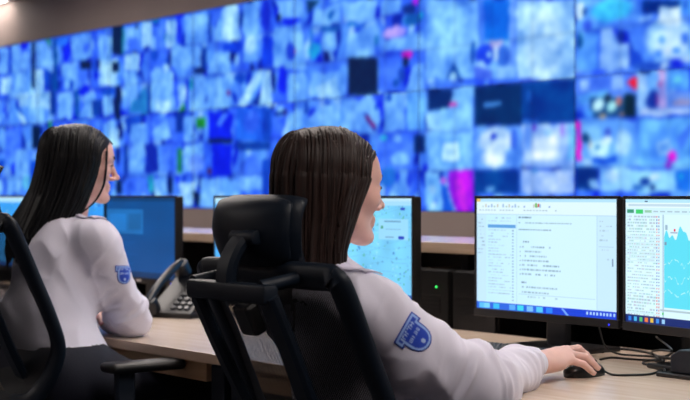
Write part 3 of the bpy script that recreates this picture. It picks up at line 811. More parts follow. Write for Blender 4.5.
VLAB = {(0, 0): 'video wall display, lower row, with the market stall feed, at the right',
 (0, 1): 'video wall display, upper row, with the white crumpled heap feed',
 (1, 0): 'video wall display, lower row, with two dark feeds and the magenta cloth',
 (1, 1): 'video wall display, upper row, showing large corridor pictures with a dark blue doorway',
 (2, 0): 'video wall display, lower row, with the dark red streak feed behind the brown-haired woman',
 (2, 1): 'video wall display, upper row, with one square black feed above the brown-haired woman',
 (3, 0): 'video wall display, lower row, with a big deep blue feed left of the chair headrest',
 (3, 1): 'video wall display, upper row, left of the one with the square black feed',
 (4, 0): 'video wall display, lower row, in front of the black-haired woman\'s face',
 (4, 1): 'video wall display, upper row, with a tall black feed at its left end',
 (5, 0): 'video wall display, lower row, behind the black-haired woman\'s head',
 (5, 1): 'video wall display, upper row, with a small green triangle at its top edge',
 (6, 0): 'leftmost video wall display of the lower row, cut by the left picture edge',
 (6, 1): 'leftmost video wall display of the upper row, cut by the left picture edge'}
for k in range(7):
    for r in range(2):
        x0 = VX-VW*k; z0 = VZ0+VH*r
        root = empty('video_wall_display', (x0, YW, z0))
        tag(root, VLAB[(k, r)], 'display', 'video wall displays')
        MB().box((VW/2, .028, VH/2), (VW-.001, .05, VH-.001)).build('housing', M_blk, root)
        b = MB(); t = .0008
        for c, d in (((VW/2, 0, t/2), (VW, .004, t)), ((VW/2, 0, VH-t/2), (VW, .004, t)), ((t/2, 0, VH/2), (t, .004, VH-2*t)), ((VW-t/2, 0, VH/2), (t, .004, VH-2*t))): b.box(c, d)
        b.build('bezel', M_bez, root)
        grid_obj('screen', VW-2*t, VH-2*t, 150, 100, paint_wall(x0, z0, 11+k*7+r), M_wallscr, root, (t, .0005, t))

# ================================================================== ceiling lamps
def lamp(x, y, w, d, label):
    r = empty('ceiling_light', (x, y, ZC)); tag(r, label, 'ceiling light', 'recessed ceiling lights')
    f = MB()
    for c, s in (((0, d/2-.01, -.008), (w, .02, .016)), ((0, -d/2+.01, -.008), (w, .02, .016)), ((w/2-.01, 0, -.008), (.02, d-.04, .016)), ((-w/2+.01, 0, -.008), (.02, d-.04, .016))): f.box(c, s)
    f.build('frame', M_white, r)
    MB().box((0, 0, -.006), (w-.04, d-.04, .008)).build('diffuser', M_lamp, r)
lamp(-11.3, 4.865, 1.2, .24, 'bright ceiling light panel beside the left end of the video wall')
LAMPS = [(-9.0, 3.7, 1.2, .6, 'ceiling light panel added to brighten the wall cladding, far left'), (-6.6, 3.7, 1.2, .6, 'ceiling light panel in the front row, near the black-haired woman\'s screens'), (-5.6, 2.5, 1.2, .6, 'ceiling light panel above the black-haired woman\'s screens'), (-5.4, -.6, 1.2, .6, 'ceiling light panel added behind both women to light the desk fronts'),  # near-wall pair and rear panel: unseen lamps added to brighten cladding and desk fronts
         (-.6, 1.4, 1.2, .6, 'ceiling light panel over the right end of the desk row'), (-3.6, 2.7, 1.2, .6, 'ceiling light panel above the gap between the two desks'),
         (-1.4, 3.2, 1.2, .6, 'ceiling light panel over the console at the right')]
for a in LAMPS: lamp(*a)

# ================================================================== desks
DZ = .74; YF = 2.03; YD = 2.98
def desk(x0, x1, label):
    r = empty('desk', ((x0+x1)/2, (YF+YD)/2, 0)); tag(r, label, 'desk', 'control room desks')
    w = x1-x0-.003; d = YD-YF
    MB().box((0, 0, DZ-.0125), (w, d, .025), .0015).build('worktop', M_desk, r)
    MB().box((0, -d/2-.0008, DZ-.0125), (w, .0016, .0245), .0004).build('edge_band', M_edge, r)
    MB().box((0, -.085, .50), (w-.2, .018, .42)).build('modesty_panel', M_panel, r)
    MB().box((0, -d/2+.03, DZ-.025-.026), (w-.16, .02, .052), .001).build('apron', M_panel, r)
    for s in (-1, 1):
        b = MB().box((s*(w/2-.045), -.415, .357), (.06, .06, .70), .004)
        b.box((s*(w/2-.045), 0, .035), (.06, d-.16, .04), .006).box((s*(w/2-.045), .3, .357), (.06, .06, .70), .004)
        b.box((s*(w/2-.045), 0, .69), (.05, d-.2, .035))
        b.build('leg', M_dark, r)
    return r
XS = -3.174
desk(XS-1.8, XS, 'pale wood desk the black-haired woman leans her elbow on')
desk(XS, XS+1.8, 'pale wood desk with the keyboard and the mouse, at the right')
desk(XS-3.62, XS-1.82, 'pale wood desk carrying the far left monitors')
# long low console behind the desks
cr = tag(empty('console', (-4.2, 3.22, 0)), 'long beige console with a shelf of dark computers behind the desks', 'console')
cw_ = 6.8
MB().box((0, 0, .98), (cw_, .44, .032), .002).build('top', M_console, cr)
MB().box((0, -.01, .30), (cw_, .40, .03)).build('shelf', M_panel, cr)
MB().box((0, .205, .50), (cw_-.02, .02, .93)).build('back_panel', M_blk, cr)
for i in range(9):
    MB().box((-cw_/2+.02+i*(cw_-.04)/8, -.015, .49), (.03, .36, .945)).build('divider', M_blk, cr)

# ================================================================== monitors
def mon_doc(W, H):
    def f(X, Z):
        C = np.tile(np.array([206., 240, 255]), (len(X), 1)); rn = np.random.RandomState(5)
        u = X/W; v = 1-Z/H
        C -= (np.array([26, 10, 0])*(np.clip(.5-u, 0, .5)*1.2)[:, None])
        def R(a, b, c, d, col): rect(C, u, v, a, b, c, d, col)
        def T(a, b, v0, v1, step, col, dens=.75, lh=.34):
            k = v0
            while k < v1:
                x = a; e = a+(b-a)*(.45+.55*rn.rand())
                while x < e:
                    w = .006+.02*rn.rand(); s_ = np.array(col)*.62+np.array([200, 236, 255])*.38+rn.randint(-14, 14)
                    if rn.rand() < dens: R(x, k, min(x+w, e), k+step*lh, s_)
                    x += w+.005
                k += step
        R(0, 0, 1, .028, (176, 222, 250)); R(.0, 0, .03, .028, (225, 190, 110)); T(.4, .6, .008, .02, .02, (120, 150, 190))
        R(0, .028, 1, .14, (218, 242, 252)); R(0, .138, 1, .143, (170, 205, 225))
        for i in range(26):
            x = .02+i*.0225
            if rn.rand() < .8: R(x, .05+.01*(i % 2), x+.012, .075, [(150, 185, 220), (170, 200, 190), (195, 200, 190), (140, 170, 215)][i % 4])
            if rn.rand() < .8: R(x, .095, x+.014, .108, (165, 190, 205))
        R(.44, .04, .455, .08, (110, 180, 90)); R(.46, .045, .472, .07, (205, 90, 80))
        R(.0, .143, .075, .94, (192, 228, 250)); T(.01, .065, .18, .5, .034, (140, 170, 195), .7)
        R(.085, .235, .30, .262, (92, 158, 220)); T(.09, .29, .17, .22, .026, (140, 165, 190)); T(.09, .27, .28, .86, .027, (150, 180, 205), .8)
        R(.305, .143, .308, .94, (170, 205, 230)); R(.285, .16, .287, .92, (140, 185, 230))
        for k in np.arange(.28, .92, .027): R(.272, k, .282, k+.01, (130, 165, 200))
        T(.32, .50, .16, .175, .03, (70, 95, 120), .9); T(.32, .72, .205, .225, .03, (110, 140, 160)); T(.32, .60, .268, .285, .03, (70, 95, 125), .95)
        T(.34, .41, .375, .39, .03, (70, 95, 125), .95)
        for k in np.arange(.42, .665, .04): R(.33, k+.003, .335, k+.012, (90, 120, 150)); T(.345, .63, k, k+.02, .04, (120, 150, 172), .85)
        R(.345, .465, .66, .469, (176, 205, 220)); T(.34, .40, .735, .75, .03, (70, 95, 125), .95)
        for k in (.775, .82): T(.345, .65, k, k+.02, .04, (125, 155, 178), .85)
        R(.32, .845, .86, .849, (170, 205, 225)); T(.33, .84, .86, .89, .03, (160, 190, 205), .5)
        R(.87, .143, 1, .94, (196, 230, 250)); R(.868, .143, .872, .94, (165, 200, 225)); T(.885, .985, .18, .34, .04, (165, 190, 210), .6)
        R(.88, .40, .98, .404, (170, 200, 220)); T(.885, .97, .42, .56, .04, (165, 190, 210), .6); R(.968, .5, .978, .56, (120, 150, 180))
        R(0, .938, 1, 1, (22, 66, 214)); R(0, .938, .5, 1, (40, 100, 220))
        for x, c in ((.02, (90, 190, 255)), (.055, (120, 210, 255)), (.13, (60, 190, 240)), (.25, (90, 170, 250)), (.31, (60, 210, 235)), (.38, (120, 190, 255)), (.45, (80, 200, 250)), (.52, (40, 130, 255))): R(x, .948, x+.045, .99, c)
        d = np.abs((u-.63)-(v-.94)*.7); C[(v > .94) & (d < .008)] = (120, 170, 255)
        for x in np.arange(.80, .98, .022): R(x, .955, x+.012, .978, (170, 205, 250))
        return C
    return f
def mon_chart(W, H):
    def f(X, Z):
        C = np.tile(np.array([214., 244, 255]), (len(X), 1)); rn = np.random.RandomState(9); u = X/W; v = 1-Z/H
        def R(a, b, c, d, col): rect(C, u, v, a, b, c, d, col)
        R(0, 0, 1, .03, (178, 226, 250)); R(0, .03, 1, .065, (226, 246, 252)); R(.02, .038, .5, .055, (190, 215, 230)); R(.14, .012, .16, .02, (60, 80, 110))
        R(0, .065, 1, .125, (205, 238, 250)); R(.01, .085, .06, .112, (60, 150, 120)); R(.075, .082, .128, .115, (60, 205, 110)); R(.14, .088, .19, .108, (150, 200, 170))
        for x in np.arange(.2, .95, .05): R(x, .092, x+.034, .104, (165, 190, 205))
        k = .135
        while k < .93:
            x = .012
            while x < .205:
                w = .006+.016*rn.rand()
                if rn.rand() < .82: R(x, k, x+w, k+.011, (158+rn.randint(30), 192+rn.randint(24), 214))
                x += w+.004
            R(.222, k, .229, k+.011, [(220, 110, 110), (90, 110, 190)][rn.randint(2)]); R(.237, k, .243, k+.011, [(110, 150, 190), (210, 120, 120)][rn.randint(2)])
            R(0, k+.016, .25, k+.018, (190, 226, 240)); k += .0248
        R(.262, .125, .272, .94, (186, 214, 232)); R(.272, .125, .276, .94, (120, 160, 185))
        w0 = .27+.03*np.sin(u*60)+.022*np.sin(u*141+1)+.02*np.sin(u*27)
        P3 = np.stack([u*40, 0*u, 0*u], 1); nz = vnoise(P3, 1, 2)*.02
        C[(u > .278) & (v > w0+nz) & (v < .86)] = (92, 218, 240)
        for k, a in enumerate((.5, .63, .74)):
            ln = a+.02*np.sin(u*50+k)+.02*vnoise(np.stack([u*70, 0*u+k, 0*u], 1), 1, 4)
            C[(u > .278) & (np.abs(v-ln) < .004) & ((u*23+k) % 1 < .7)] = (180, 240, 245)
        R(.345, .232, .356, .25, (220, 50, 70)); R(.285, .2, .30, .24, (150, 180, 200)); R(.32, .26, .37, .268, (150, 170, 195)); R(.28, .335, .295, .36, (120, 150, 175))
        R(.262, .90, .272, .915, (60, 200, 90)); R(.25, .875, .6, .885, (170, 195, 205))
        R(0, .94, 1, 1, (14, 40, 110))
        for i, c in enumerate(((40, 120, 220), (70, 180, 235), (80, 190, 110), (230, 120, 60), (225, 190, 70), (60, 140, 230), (150, 200, 240))): R(.02+.04*i, .953, .042+.04*i, .985, c)
        return C
    return f
def mon_map(W, H, seed, base=(120, 206, 250), box=True):
    def f(X, Z):
        C = np.tile(np.array(base, float), (len(X), 1)); rn = np.random.RandomState(seed); u = X/W; v = 1-Z/H
        n = vnoise(np.stack([u*9, v*6, 0*u], 1), 1, seed); C *= (1+.06*n)[:, None]
        def R(a, b, c, d, col): rect(C, u, v, a, b, c, d, col)
        for i in range(260):
            x, y = rn.rand(2); s = .003+.007*rn.rand(); c = [(92, 160, 205), (70, 140, 205), (88, 180, 170), (150, 222, 250)][rn.randint(4)]
            C[((u-x)/s)**2+((v-y)/(s*1.7))**2 < 1] = c
        for i in range(12):
            a, b, s = rn.rand(3); ln = a+(s-.5)*.5*u+.03*np.sin(u*9+i); C[np.abs(v-ln) < .0025] = np.array(base)*.9
        R(0, 0, 1, .03, (186, 226, 250)); R(0, .03, 1, .07, (160, 216, 250)); R(.9, .09, .94, .115, (40, 70, 190))
        if box:
            R(.70, .2, .97, .41, (150, 214, 248)); R(.75, .22, .90, .232, (90, 140, 180)); R(.76, .3, .9, .31, (110, 160, 200)); R(.72, .27, .74, .30, (60, 150, 110)); R(.88, .37, .93, .40, (30, 60, 190)); R(.76, .38, .84, .388, (110, 160, 200))
        R(0, .95, 1, 1, (40, 90, 180))
        return C
    return f
def mon_dim(W, H, seed, base, hi):
    def f(X, Z):
        C = np.tile(np.array(base, float), (len(X), 1)); rn = np.random.RandomState(seed); u = X/W; v = 1-Z/H
        def R(a, b, c, d, col): rect(C, u, v, a, b, c, d, col)
        R(0, 0, 1, .05, np.array(base)*.8); R(0, .15, .55, .46, hi); R(.05, .2, .3, .42, np.array(hi)*1.12); R(.34, .2, .52, .4, np.array(hi)*.9)
        for k in np.arange(.5, .9, .03):
            R(.05, k, .15+.5*rn.rand(), k+.01, np.array(base)*1.12)
        R(0, .93, 1, 1, np.array(base)*.7)
        C *= (1+.05*vnoise(np.stack([u*5, v*5, 0*u], 1), 1, seed))[:, None]
        return C
    return f
MW, MH = .517, .322
def monitor(x, y, rz, label, paint, nx=270, nz=160, top=1.138, logo=None):
    """x,y of the screen's middle; rz turns it about the vertical"""
    r = empty('monitor', (x, y, DZ), rz); tag(r, label, 'monitor', 'desktop monitors')
    zc = top-DZ-MH/2; t = .008; ch = .021
    MB().box((0, .017, zc), (MW-.004, .03, MH-.004), .006).build('rear_housing', M_blk, r)
    b = MB()
    for c, d in (((0, 0, zc+MH/2-t/2), (MW, .008, t)), ((0, 0, zc-MH/2+ch/2), (MW, .010, ch)), ((-MW/2+t/2, 0, zc+(ch-t)/2), (t, .008, MH-t-ch)), ((MW/2-t/2, 0, zc+(ch-t)/2), (t, .008, MH-t-ch))): b.box(c, d, .0015)
    bz = b.build('bezel', M_bez, r)
    sw, sh = MW-2*t, MH-t-ch
    grid_obj('screen', sw, sh, nx, nz, paint(sw, sh), M_scr, r, (-sw/2, -.0015, zc-MH/2+ch))
    if logo: MB().box((0, -.0055, zc-MH/2+ch*.5), (.035, .0012, .006)).build('logo_plate', M_white, r)
    n = MB().box((0, .055, .12), (.07, .022, .23), .004); n.box((0, .043, zc-.01), (.11, .03, .11), .006); n.build('stand_neck', M_blk2, r)
    s = MB()
    ol = [(-.125, .0), (.125, .0)]
    s.box((0, .055, .006), (.25, .20, .012), .005).build('stand_base', M_blk2, r)
    l = MB().cyl((MW/2-.03, -.0052, zc-MH/2+.008), (MW/2-.03, -.0062, zc-MH/2+.008), .0022, n=10).build('power_light', M_led_b, r)
    return r
M_led_b = mat_emit('blue power light', (40, 50, 255), 1.5)
M_led_g = mat_emit('green power light', (60, 255, 110), 1.6)
monitor(-2.738, 2.74, rad(0), 'monitor showing a text document with a ribbon of icons, above the keyboard', mon_doc, 330, 200)
monitor(-2.200, 2.688, rad(-9), 'rightmost monitor, showing a data table beside a cyan chart', mon_chart, 420, 200)
monitor(-3.535, 2.76, 0, 'monitor with a pale cyan map of dots, beside the brown-haired woman\'s face', lambda w, h: mon_map(w, h, 3))
monitor(-4.075, 2.76, 0, 'bright cyan monitor mostly hidden behind the high-backed chair\'s headrest', lambda w, h: mon_map(w, h, 8, (78, 170, 245), False))
monitor(-4.84, 2.76, 0, 'dim dark blue monitor in front of the black-haired woman, next to the phone', lambda w, h: mon_dim(w, h, 2, (14, 76, 142), (30, 108, 180)), logo=1)
monitor(-5.40, 2.78, 0, 'bright blue monitor hidden behind the black-haired woman\'s chin', lambda w, h: mon_map(w, h, 5, (50, 150, 240), False))
monitor(-5.95, 2.78, 0, 'light blue monitor at the far left, behind the black-haired woman', lambda w, h: mon_map(w, h, 6, (56, 160, 245), False))

# ================================================================== computers on the console shelf
def tower(x, w, label, led):
    r = empty('computer_tower', (x, 3.172, .315)); tag(r, label, 'computer', 'computer towers on the console shelf')
    MB().box((0, 0, .30), (w, .34, .60), .006).build('case', M_blk, r)
    f = MB().box((0, -.174, .30), (w-.006, .012, .592), .003)
    for k in range(5): f.box((0, -.181, .47+.012*k), (w*.6, .003, .005))
    f.build('front_panel', M_blk, r)
    if led: MB().cyl((.040, -.178, .546), (.040, -.1825, .546), .0028, n=12).build('power_light', M_led_g, r)
tower(-3.485, .19, 'black computer with a green power light, left of the document monitor', True)
tower(-3.28, .19, 'black computer partly behind the document monitor\'s left edge', False)
tower(-4.42, .19, 'black computer on the shelf behind the desk phone', False)

# ================================================================== keyboard, mouse, phone, device, cables
kb = empty('keyboard', (-2.79, 2.60, DZ), 0); tag(kb, 'black keyboard under the document monitor', 'keyboard')
k = MB().prism([(-.22, 0), (.22, 0), (.22, .012), (-.22, .012)], -.065, .065, .002); k.build('base', M_blk, kb)
k = MB()
for row in range(6):
    y = .05-row*.0195; x = -.212; n = 0
    ws = [.0188]*22 if row < 5 else [.024, .02, .024, .105, .024, .02, .024]+[.0188]*8
    for w in ws:
        if x+w > .214: break
        k.box((x+w/2, y, .0165), (w-.0035, .0158, .009), .0018, seg=1); x += w
k.build('keys', M_key, kb)
kb['kind'] = 'thing'
MX, MY, MRZ = -2.312, 2.438, rad(4)
ms = empty('computer_mouse', (MX, MY, DZ), MRZ); tag(ms, 'black computer mouse under the brown-haired woman\'s right hand', 'mouse')
V, Q = blob([Ell((0, -.008, .008), (.031, .050, .028), .01), Ell((0, .02, .006), (.029, .040, .024), .01), Cap((0, 0, -.05), (0, 0, -.051), .052, sub=True, k=.004)], (-.05, -.08, -.01), (.05, .08, .05), .0016)
put_quads('shell', V, Q, M_blk2, ms); ms.children[0].matrix_parent_inverse = Matrix.Identity(4)
MB().cyl((-.004, .034, .025), (.004, .034, .025), .0095, n=20, bev=.002).build('scroll_wheel', M_gloss, ms)

ph = empty('desk_phone', (-4.245, 2.585, DZ), rad(24)); tag(ph, 'black desk phone with its handset, between the two women\'s monitors', 'phone')
b = MB().prism([(-.09, 0), (.09, 0), (.09, .02), (-.09, .02)], -.09, .10, .005)
b.vf([(-.085, -.09, .015), (.085, -.09, .015), (.085, .09, .13), (-.085, .09, .13), (-.085, .095, .015), (.085, .095, .015)],
     [(0, 1, 2, 3), (0, 3, 4), (1, 5, 2), (3, 2, 5, 4), (0, 4, 5, 1)]).build('body', M_blk, ph)
T_ = Matrix.Rotation(math.atan2(.115, .18), 3, 'X')
def onp(x, s, h): p = T_ @ Vector((x, s, h)); return (p.x, p.y-.09, p.z+.015)
MB().box(onp(.035, .165, .003), (.085, .06, .006), .002, T_).build('display', M_gloss, ph)
k = MB()
for i in range(4):
    for j in range(3): k.box(onp(.005+j*.026, .03+i*.024, .003), (.019, .015, .007), .002, T_)
k.build('keypad', M_key, ph)
hs = MB().tube(catmull([onp(-.06, .0, .045), onp(-.06, .05, .055), onp(-.06, .11, .058), onp(-.06, .175, .055), onp(-.06, .225, .045)], 6), .014, 10)
for s in (.005, .215): hs.cyl(onp(-.06, s, .05), onp(-.06, s, .006), .026, .029, n=18, bev=.004)
hs.build('handset', M_blk2, ph, angle=40)
MB().tube(catmull([onp(-.075, -.01, .01), (-.12, -.12, .01), (-.15, -.02, .008), (-.13, .08, .008), (-.09, .11, .01)], 8), .0035).build('handset_cord', M_rub, ph)

dv = empty('desk_device', (-2.125, 2.62, DZ), rad(0)); tag(dv, 'small black box-shaped device on a base plate, at the right edge below the chart monitor', 'device')
MB().box((0, -.022, .005), (.17, .08, .010), .003).build('base_plate', M_blk2, dv)
MB().prism([(-.055, .01), (.065, .01), (.065, .058), (.04, .066), (-.03, .062), (-.055, .048)], -.05, .014, .004).build('body', M_dark, dv)

def cable(pts, label, r=.0026):
    o = MB().tube(catmull(pts, 8), r, 8).build('cable', M_rub, smooth=True)
    return tag(o, label, 'cable', 'cables on the desk')
def dk(px, py, up=0.):
    """a spot on the desk top given by its bearing (px) and fall (py) from the viewer's eye"""
    h = 1.14-DZ-.003-up; d = h*1500/(py-195); u = (px-345)/1500
    return (d*(.6085*u-.7937), d*(.7937*u+.6085), DZ+.003+up)
cable([(MX-.004, MY+.056, .752), dk(612, 374.5), dk(630, 375), dk(650, 374), dk(662, 370), (-2.235, 2.60, .743)], 'mouse cable curving right to the small black device')
cable([dk(600, 359.5, .0), dk(612, 357.5), dk(630, 359), dk(650, 360), dk(668, 358.5), (-2.37, 2.92, .743)], 'thin black cable running straight behind the mouse')
cable([dk(602, 352), dk(620, 349), dk(645, 352), dk(662, 357), dk(672, 353)], 'thick black cable bowing behind the mouse, under the monitors', .0034)
cable([(-2.40, 2.78, .80), dk(672, 350, .055), dk(660, 350, .04), dk(652, 352, .014), dk(657, 358), dk(664, 360.5), (-2.35, 2.72, .743)], 'black cable looping up under the chart monitor')
cable([dk(664, 361), dk(656, 360.5), dk(646, 361), dk(643, 363.5), dk(652, 365.5), dk(662, 367), (-2.23, 2.615, .744)], 'short black cable coiled left of the small black device')
cable([(-2.62, 2.80, .84), (-2.60, 2.80, .80), (-2.585, 2.80, .765), (-2.56, 2.82, .744), (-2.48, 2.84, .743), (-2.40, 2.86, .743)], 'black cable hanging down beside the document monitor\'s stand')
# ================================================================== people
def mat_skin(name, rgb):
    return mat(name, rgb, .45, spec=.4, noise=(30, .05), sss=.12)
M_skin = mat_skin('skin', (224, 180, 170))
M_shirt = mat('white shirt cotton', (224, 222, 240), .8, noise=(8, .02), bump=(420, .12), sheen=.15)
M_strap = mat('shoulder strap cotton', (214, 210, 232), .75)
M_trous = mat('dark navy wool', (17, 22, 40), .85, bump=(300, .2))
M_lip = mat('lips', (186, 104, 100), .35)
M_eye = mat('eye white', (225, 222, 222), .15)
M_iris = mat('iris', (48, 34, 26), .1)
M_lash = mat('lashes', (14, 10, 10), .6)
M_nail = mat('finger nail', (226, 164, 160), .2)
M_shoe = mat('black shoe leather', (14, 14, 16), .3)
M_patch = mat_attr('embroidered patch', .65)
def mat_hair(name, c1, c2, rough):
    m = bpy.data.materials.new(name); m.use_nodes = True
    nt = m.node_tree; b = nt.nodes['Principled BSDF']
    uv = nt.nodes.new('ShaderNodeUVMap'); uv.uv_map = 'UVMap'
    mp = nt.nodes.new('ShaderNodeMapping'); mp.inputs['Scale'].default_value = (160, 2.5, 1)
    n = nt.nodes.new('ShaderNodeTexNoise'); n.inputs['Scale'].default_value = 1; n.inputs['Detail'].default_value = 4
    r = nt.nodes.new('ShaderNodeValToRGB')
    r.color_ramp.elements[0].position = .35; r.color_ramp.elements[0].color = (*lin(c1), 1)
    r.color_ramp.elements[1].position = .72; r.color_ramp.elements[1].color = (*lin(c2), 1)
    bp = nt.nodes.new('ShaderNodeBump'); bp.inputs['Strength'].default_value = .55; bp.inputs['Distance'].default_value = .003
    nt.links.new(uv.outputs[0], mp.inputs[0]); nt.links.new(mp.outputs[0], n.inputs[0]); nt.links.new(n.outputs['Fac'], r.inputs[0])
    nt.links.new(r.outputs[0], b.inputs['Base Color']); nt.links.new(n.outputs['Fac'], bp.inputs['Height']); nt.links.new(bp.outputs[0], b.inputs['Normal'])
    b.inputs['Roughness'].default_value = rough; b.inputs['Specular IOR Level'].default_value = .3
    return m
M_hairB = mat_hair('brown hair', (28, 19, 18), (56, 38, 34), .52)
M_hairK = mat_hair('black hair', (8, 8, 11), (17, 18, 24), .46)

def head_prims():
    """front +x, left +y, up +z, eye level z=0"""
    P = [Ell((-.016, 0, .028), (.093, .074, .079), .02), Ell((.026, 0, -.022), (.058, .061, .080), .03), Ell((.045, 0, .040), (.041, .054, .044), .03)]
    for s in (-1, 1):
        P += [Cap((-.004, s*.055, -.052), (.056, s*.020, -.093), .016, .015, .022), Ell((.052, s*.042, -.022), (.024, .022, .019), .022),
              Cap((.082, s*.012, .021), (.068, s*.046, .021), .009, .007, .016)]
    P += [Ell((.070, 0, -.097), (.020, .022, .017), .018)]
    for s in (-1, 1): P.append(Ell((.099, s*.032, -.003), (.021, .020, .013), .014, sub=True))
    P += [Cap((.085, 0, .008), (.1025, 0, -.031), .0072, .0090, .010), Ell((.1065, 0, -.0335), (.0100, .0092, .0080), .006)]
    for s in (-1, 1): P += [Ell((.092, s*.0125, -.0385), (.0100, .0072, .0068), .006), Ell((.0985, s*.006, -.0445), (.005, .0032, .003), .002, sub=True)]
    P += [Ell((.0800, 0, -.0610), (.0085, .023, .0085), .010), Ell((.0790, 0, -.0725), (.0085, .019, .0065), .009)]
    for s in (-1, 1):
        P += [Ell((.0705, s*.031, -.0015), (.0150, .0165, .0125), .004)]           # lids round the eyeball
        P += [Ell((.089, s*.031, -.0025), (.0075, .0135, .0042), .003, sub=True)]   # opening of the lids
        P += [Ell((-.012, s*.076, -.015), (.018, .008, .030), .006, rot_euler(0, -12, s*18)), Ell((-.006, s*.084, -.013), (.009, .005, .016), .003, sub=True)]
    return P

def cap_chain(pts, rs, k=.02): return [Cap(pts[i], pts[i+1], rs[i], rs[i+1], k) for i in range(len(pts)-1)]

def hand_prims(org, A, B, C, spec):
    """org wrist, A towards the fingers, B towards the little finger, C back of the hand up; spec gives joints in (b,a,c)"""
    f = lambda p: np.array(org)+p[0]*B+p[1]*A+p[2]*C
    P = []; W = [(-.014, 0, 0), (-.004, -.003, .003), (.006, -.003, .002), (.016, 0, -.002)]
    names = ('index', 'middle', 'ring', 'little'); nails = []
    for i, n in enumerate(names):
        J = spec[n]; r = (.0100, .0088, .0078, .0066) if n != 'little' else (.0088, .0076, .0068, .0058)
        P.append(Cap(f(W[i]), f(J[0]), .0185 if n != 'little' else .017, .0120 if n != 'little' else .0108, .014))
        P += [Cap(f(J[q]), f(J[q+1]), r[q], r[q+1], .003) for q in range(3)]
        nails.append((f(J[2]), f(J[3]), r[3]))
    J = spec['thumb']
    P += [Cap(f(J[0]), f(J[1]), .019, .0125, .016), Cap(f(J[1]), f(J[2]), .0115, .0098, .004), Cap(f(J[2]), f(J[3]), .0098, .0080, .003)]
    nails.append((f(J[2]), f(J[3]), .008))
    P.append(Ell(f((0, .035, -.006)), (.036, .036, .013), .016, np.stack([B, A, C], 1)))
    return P, nails

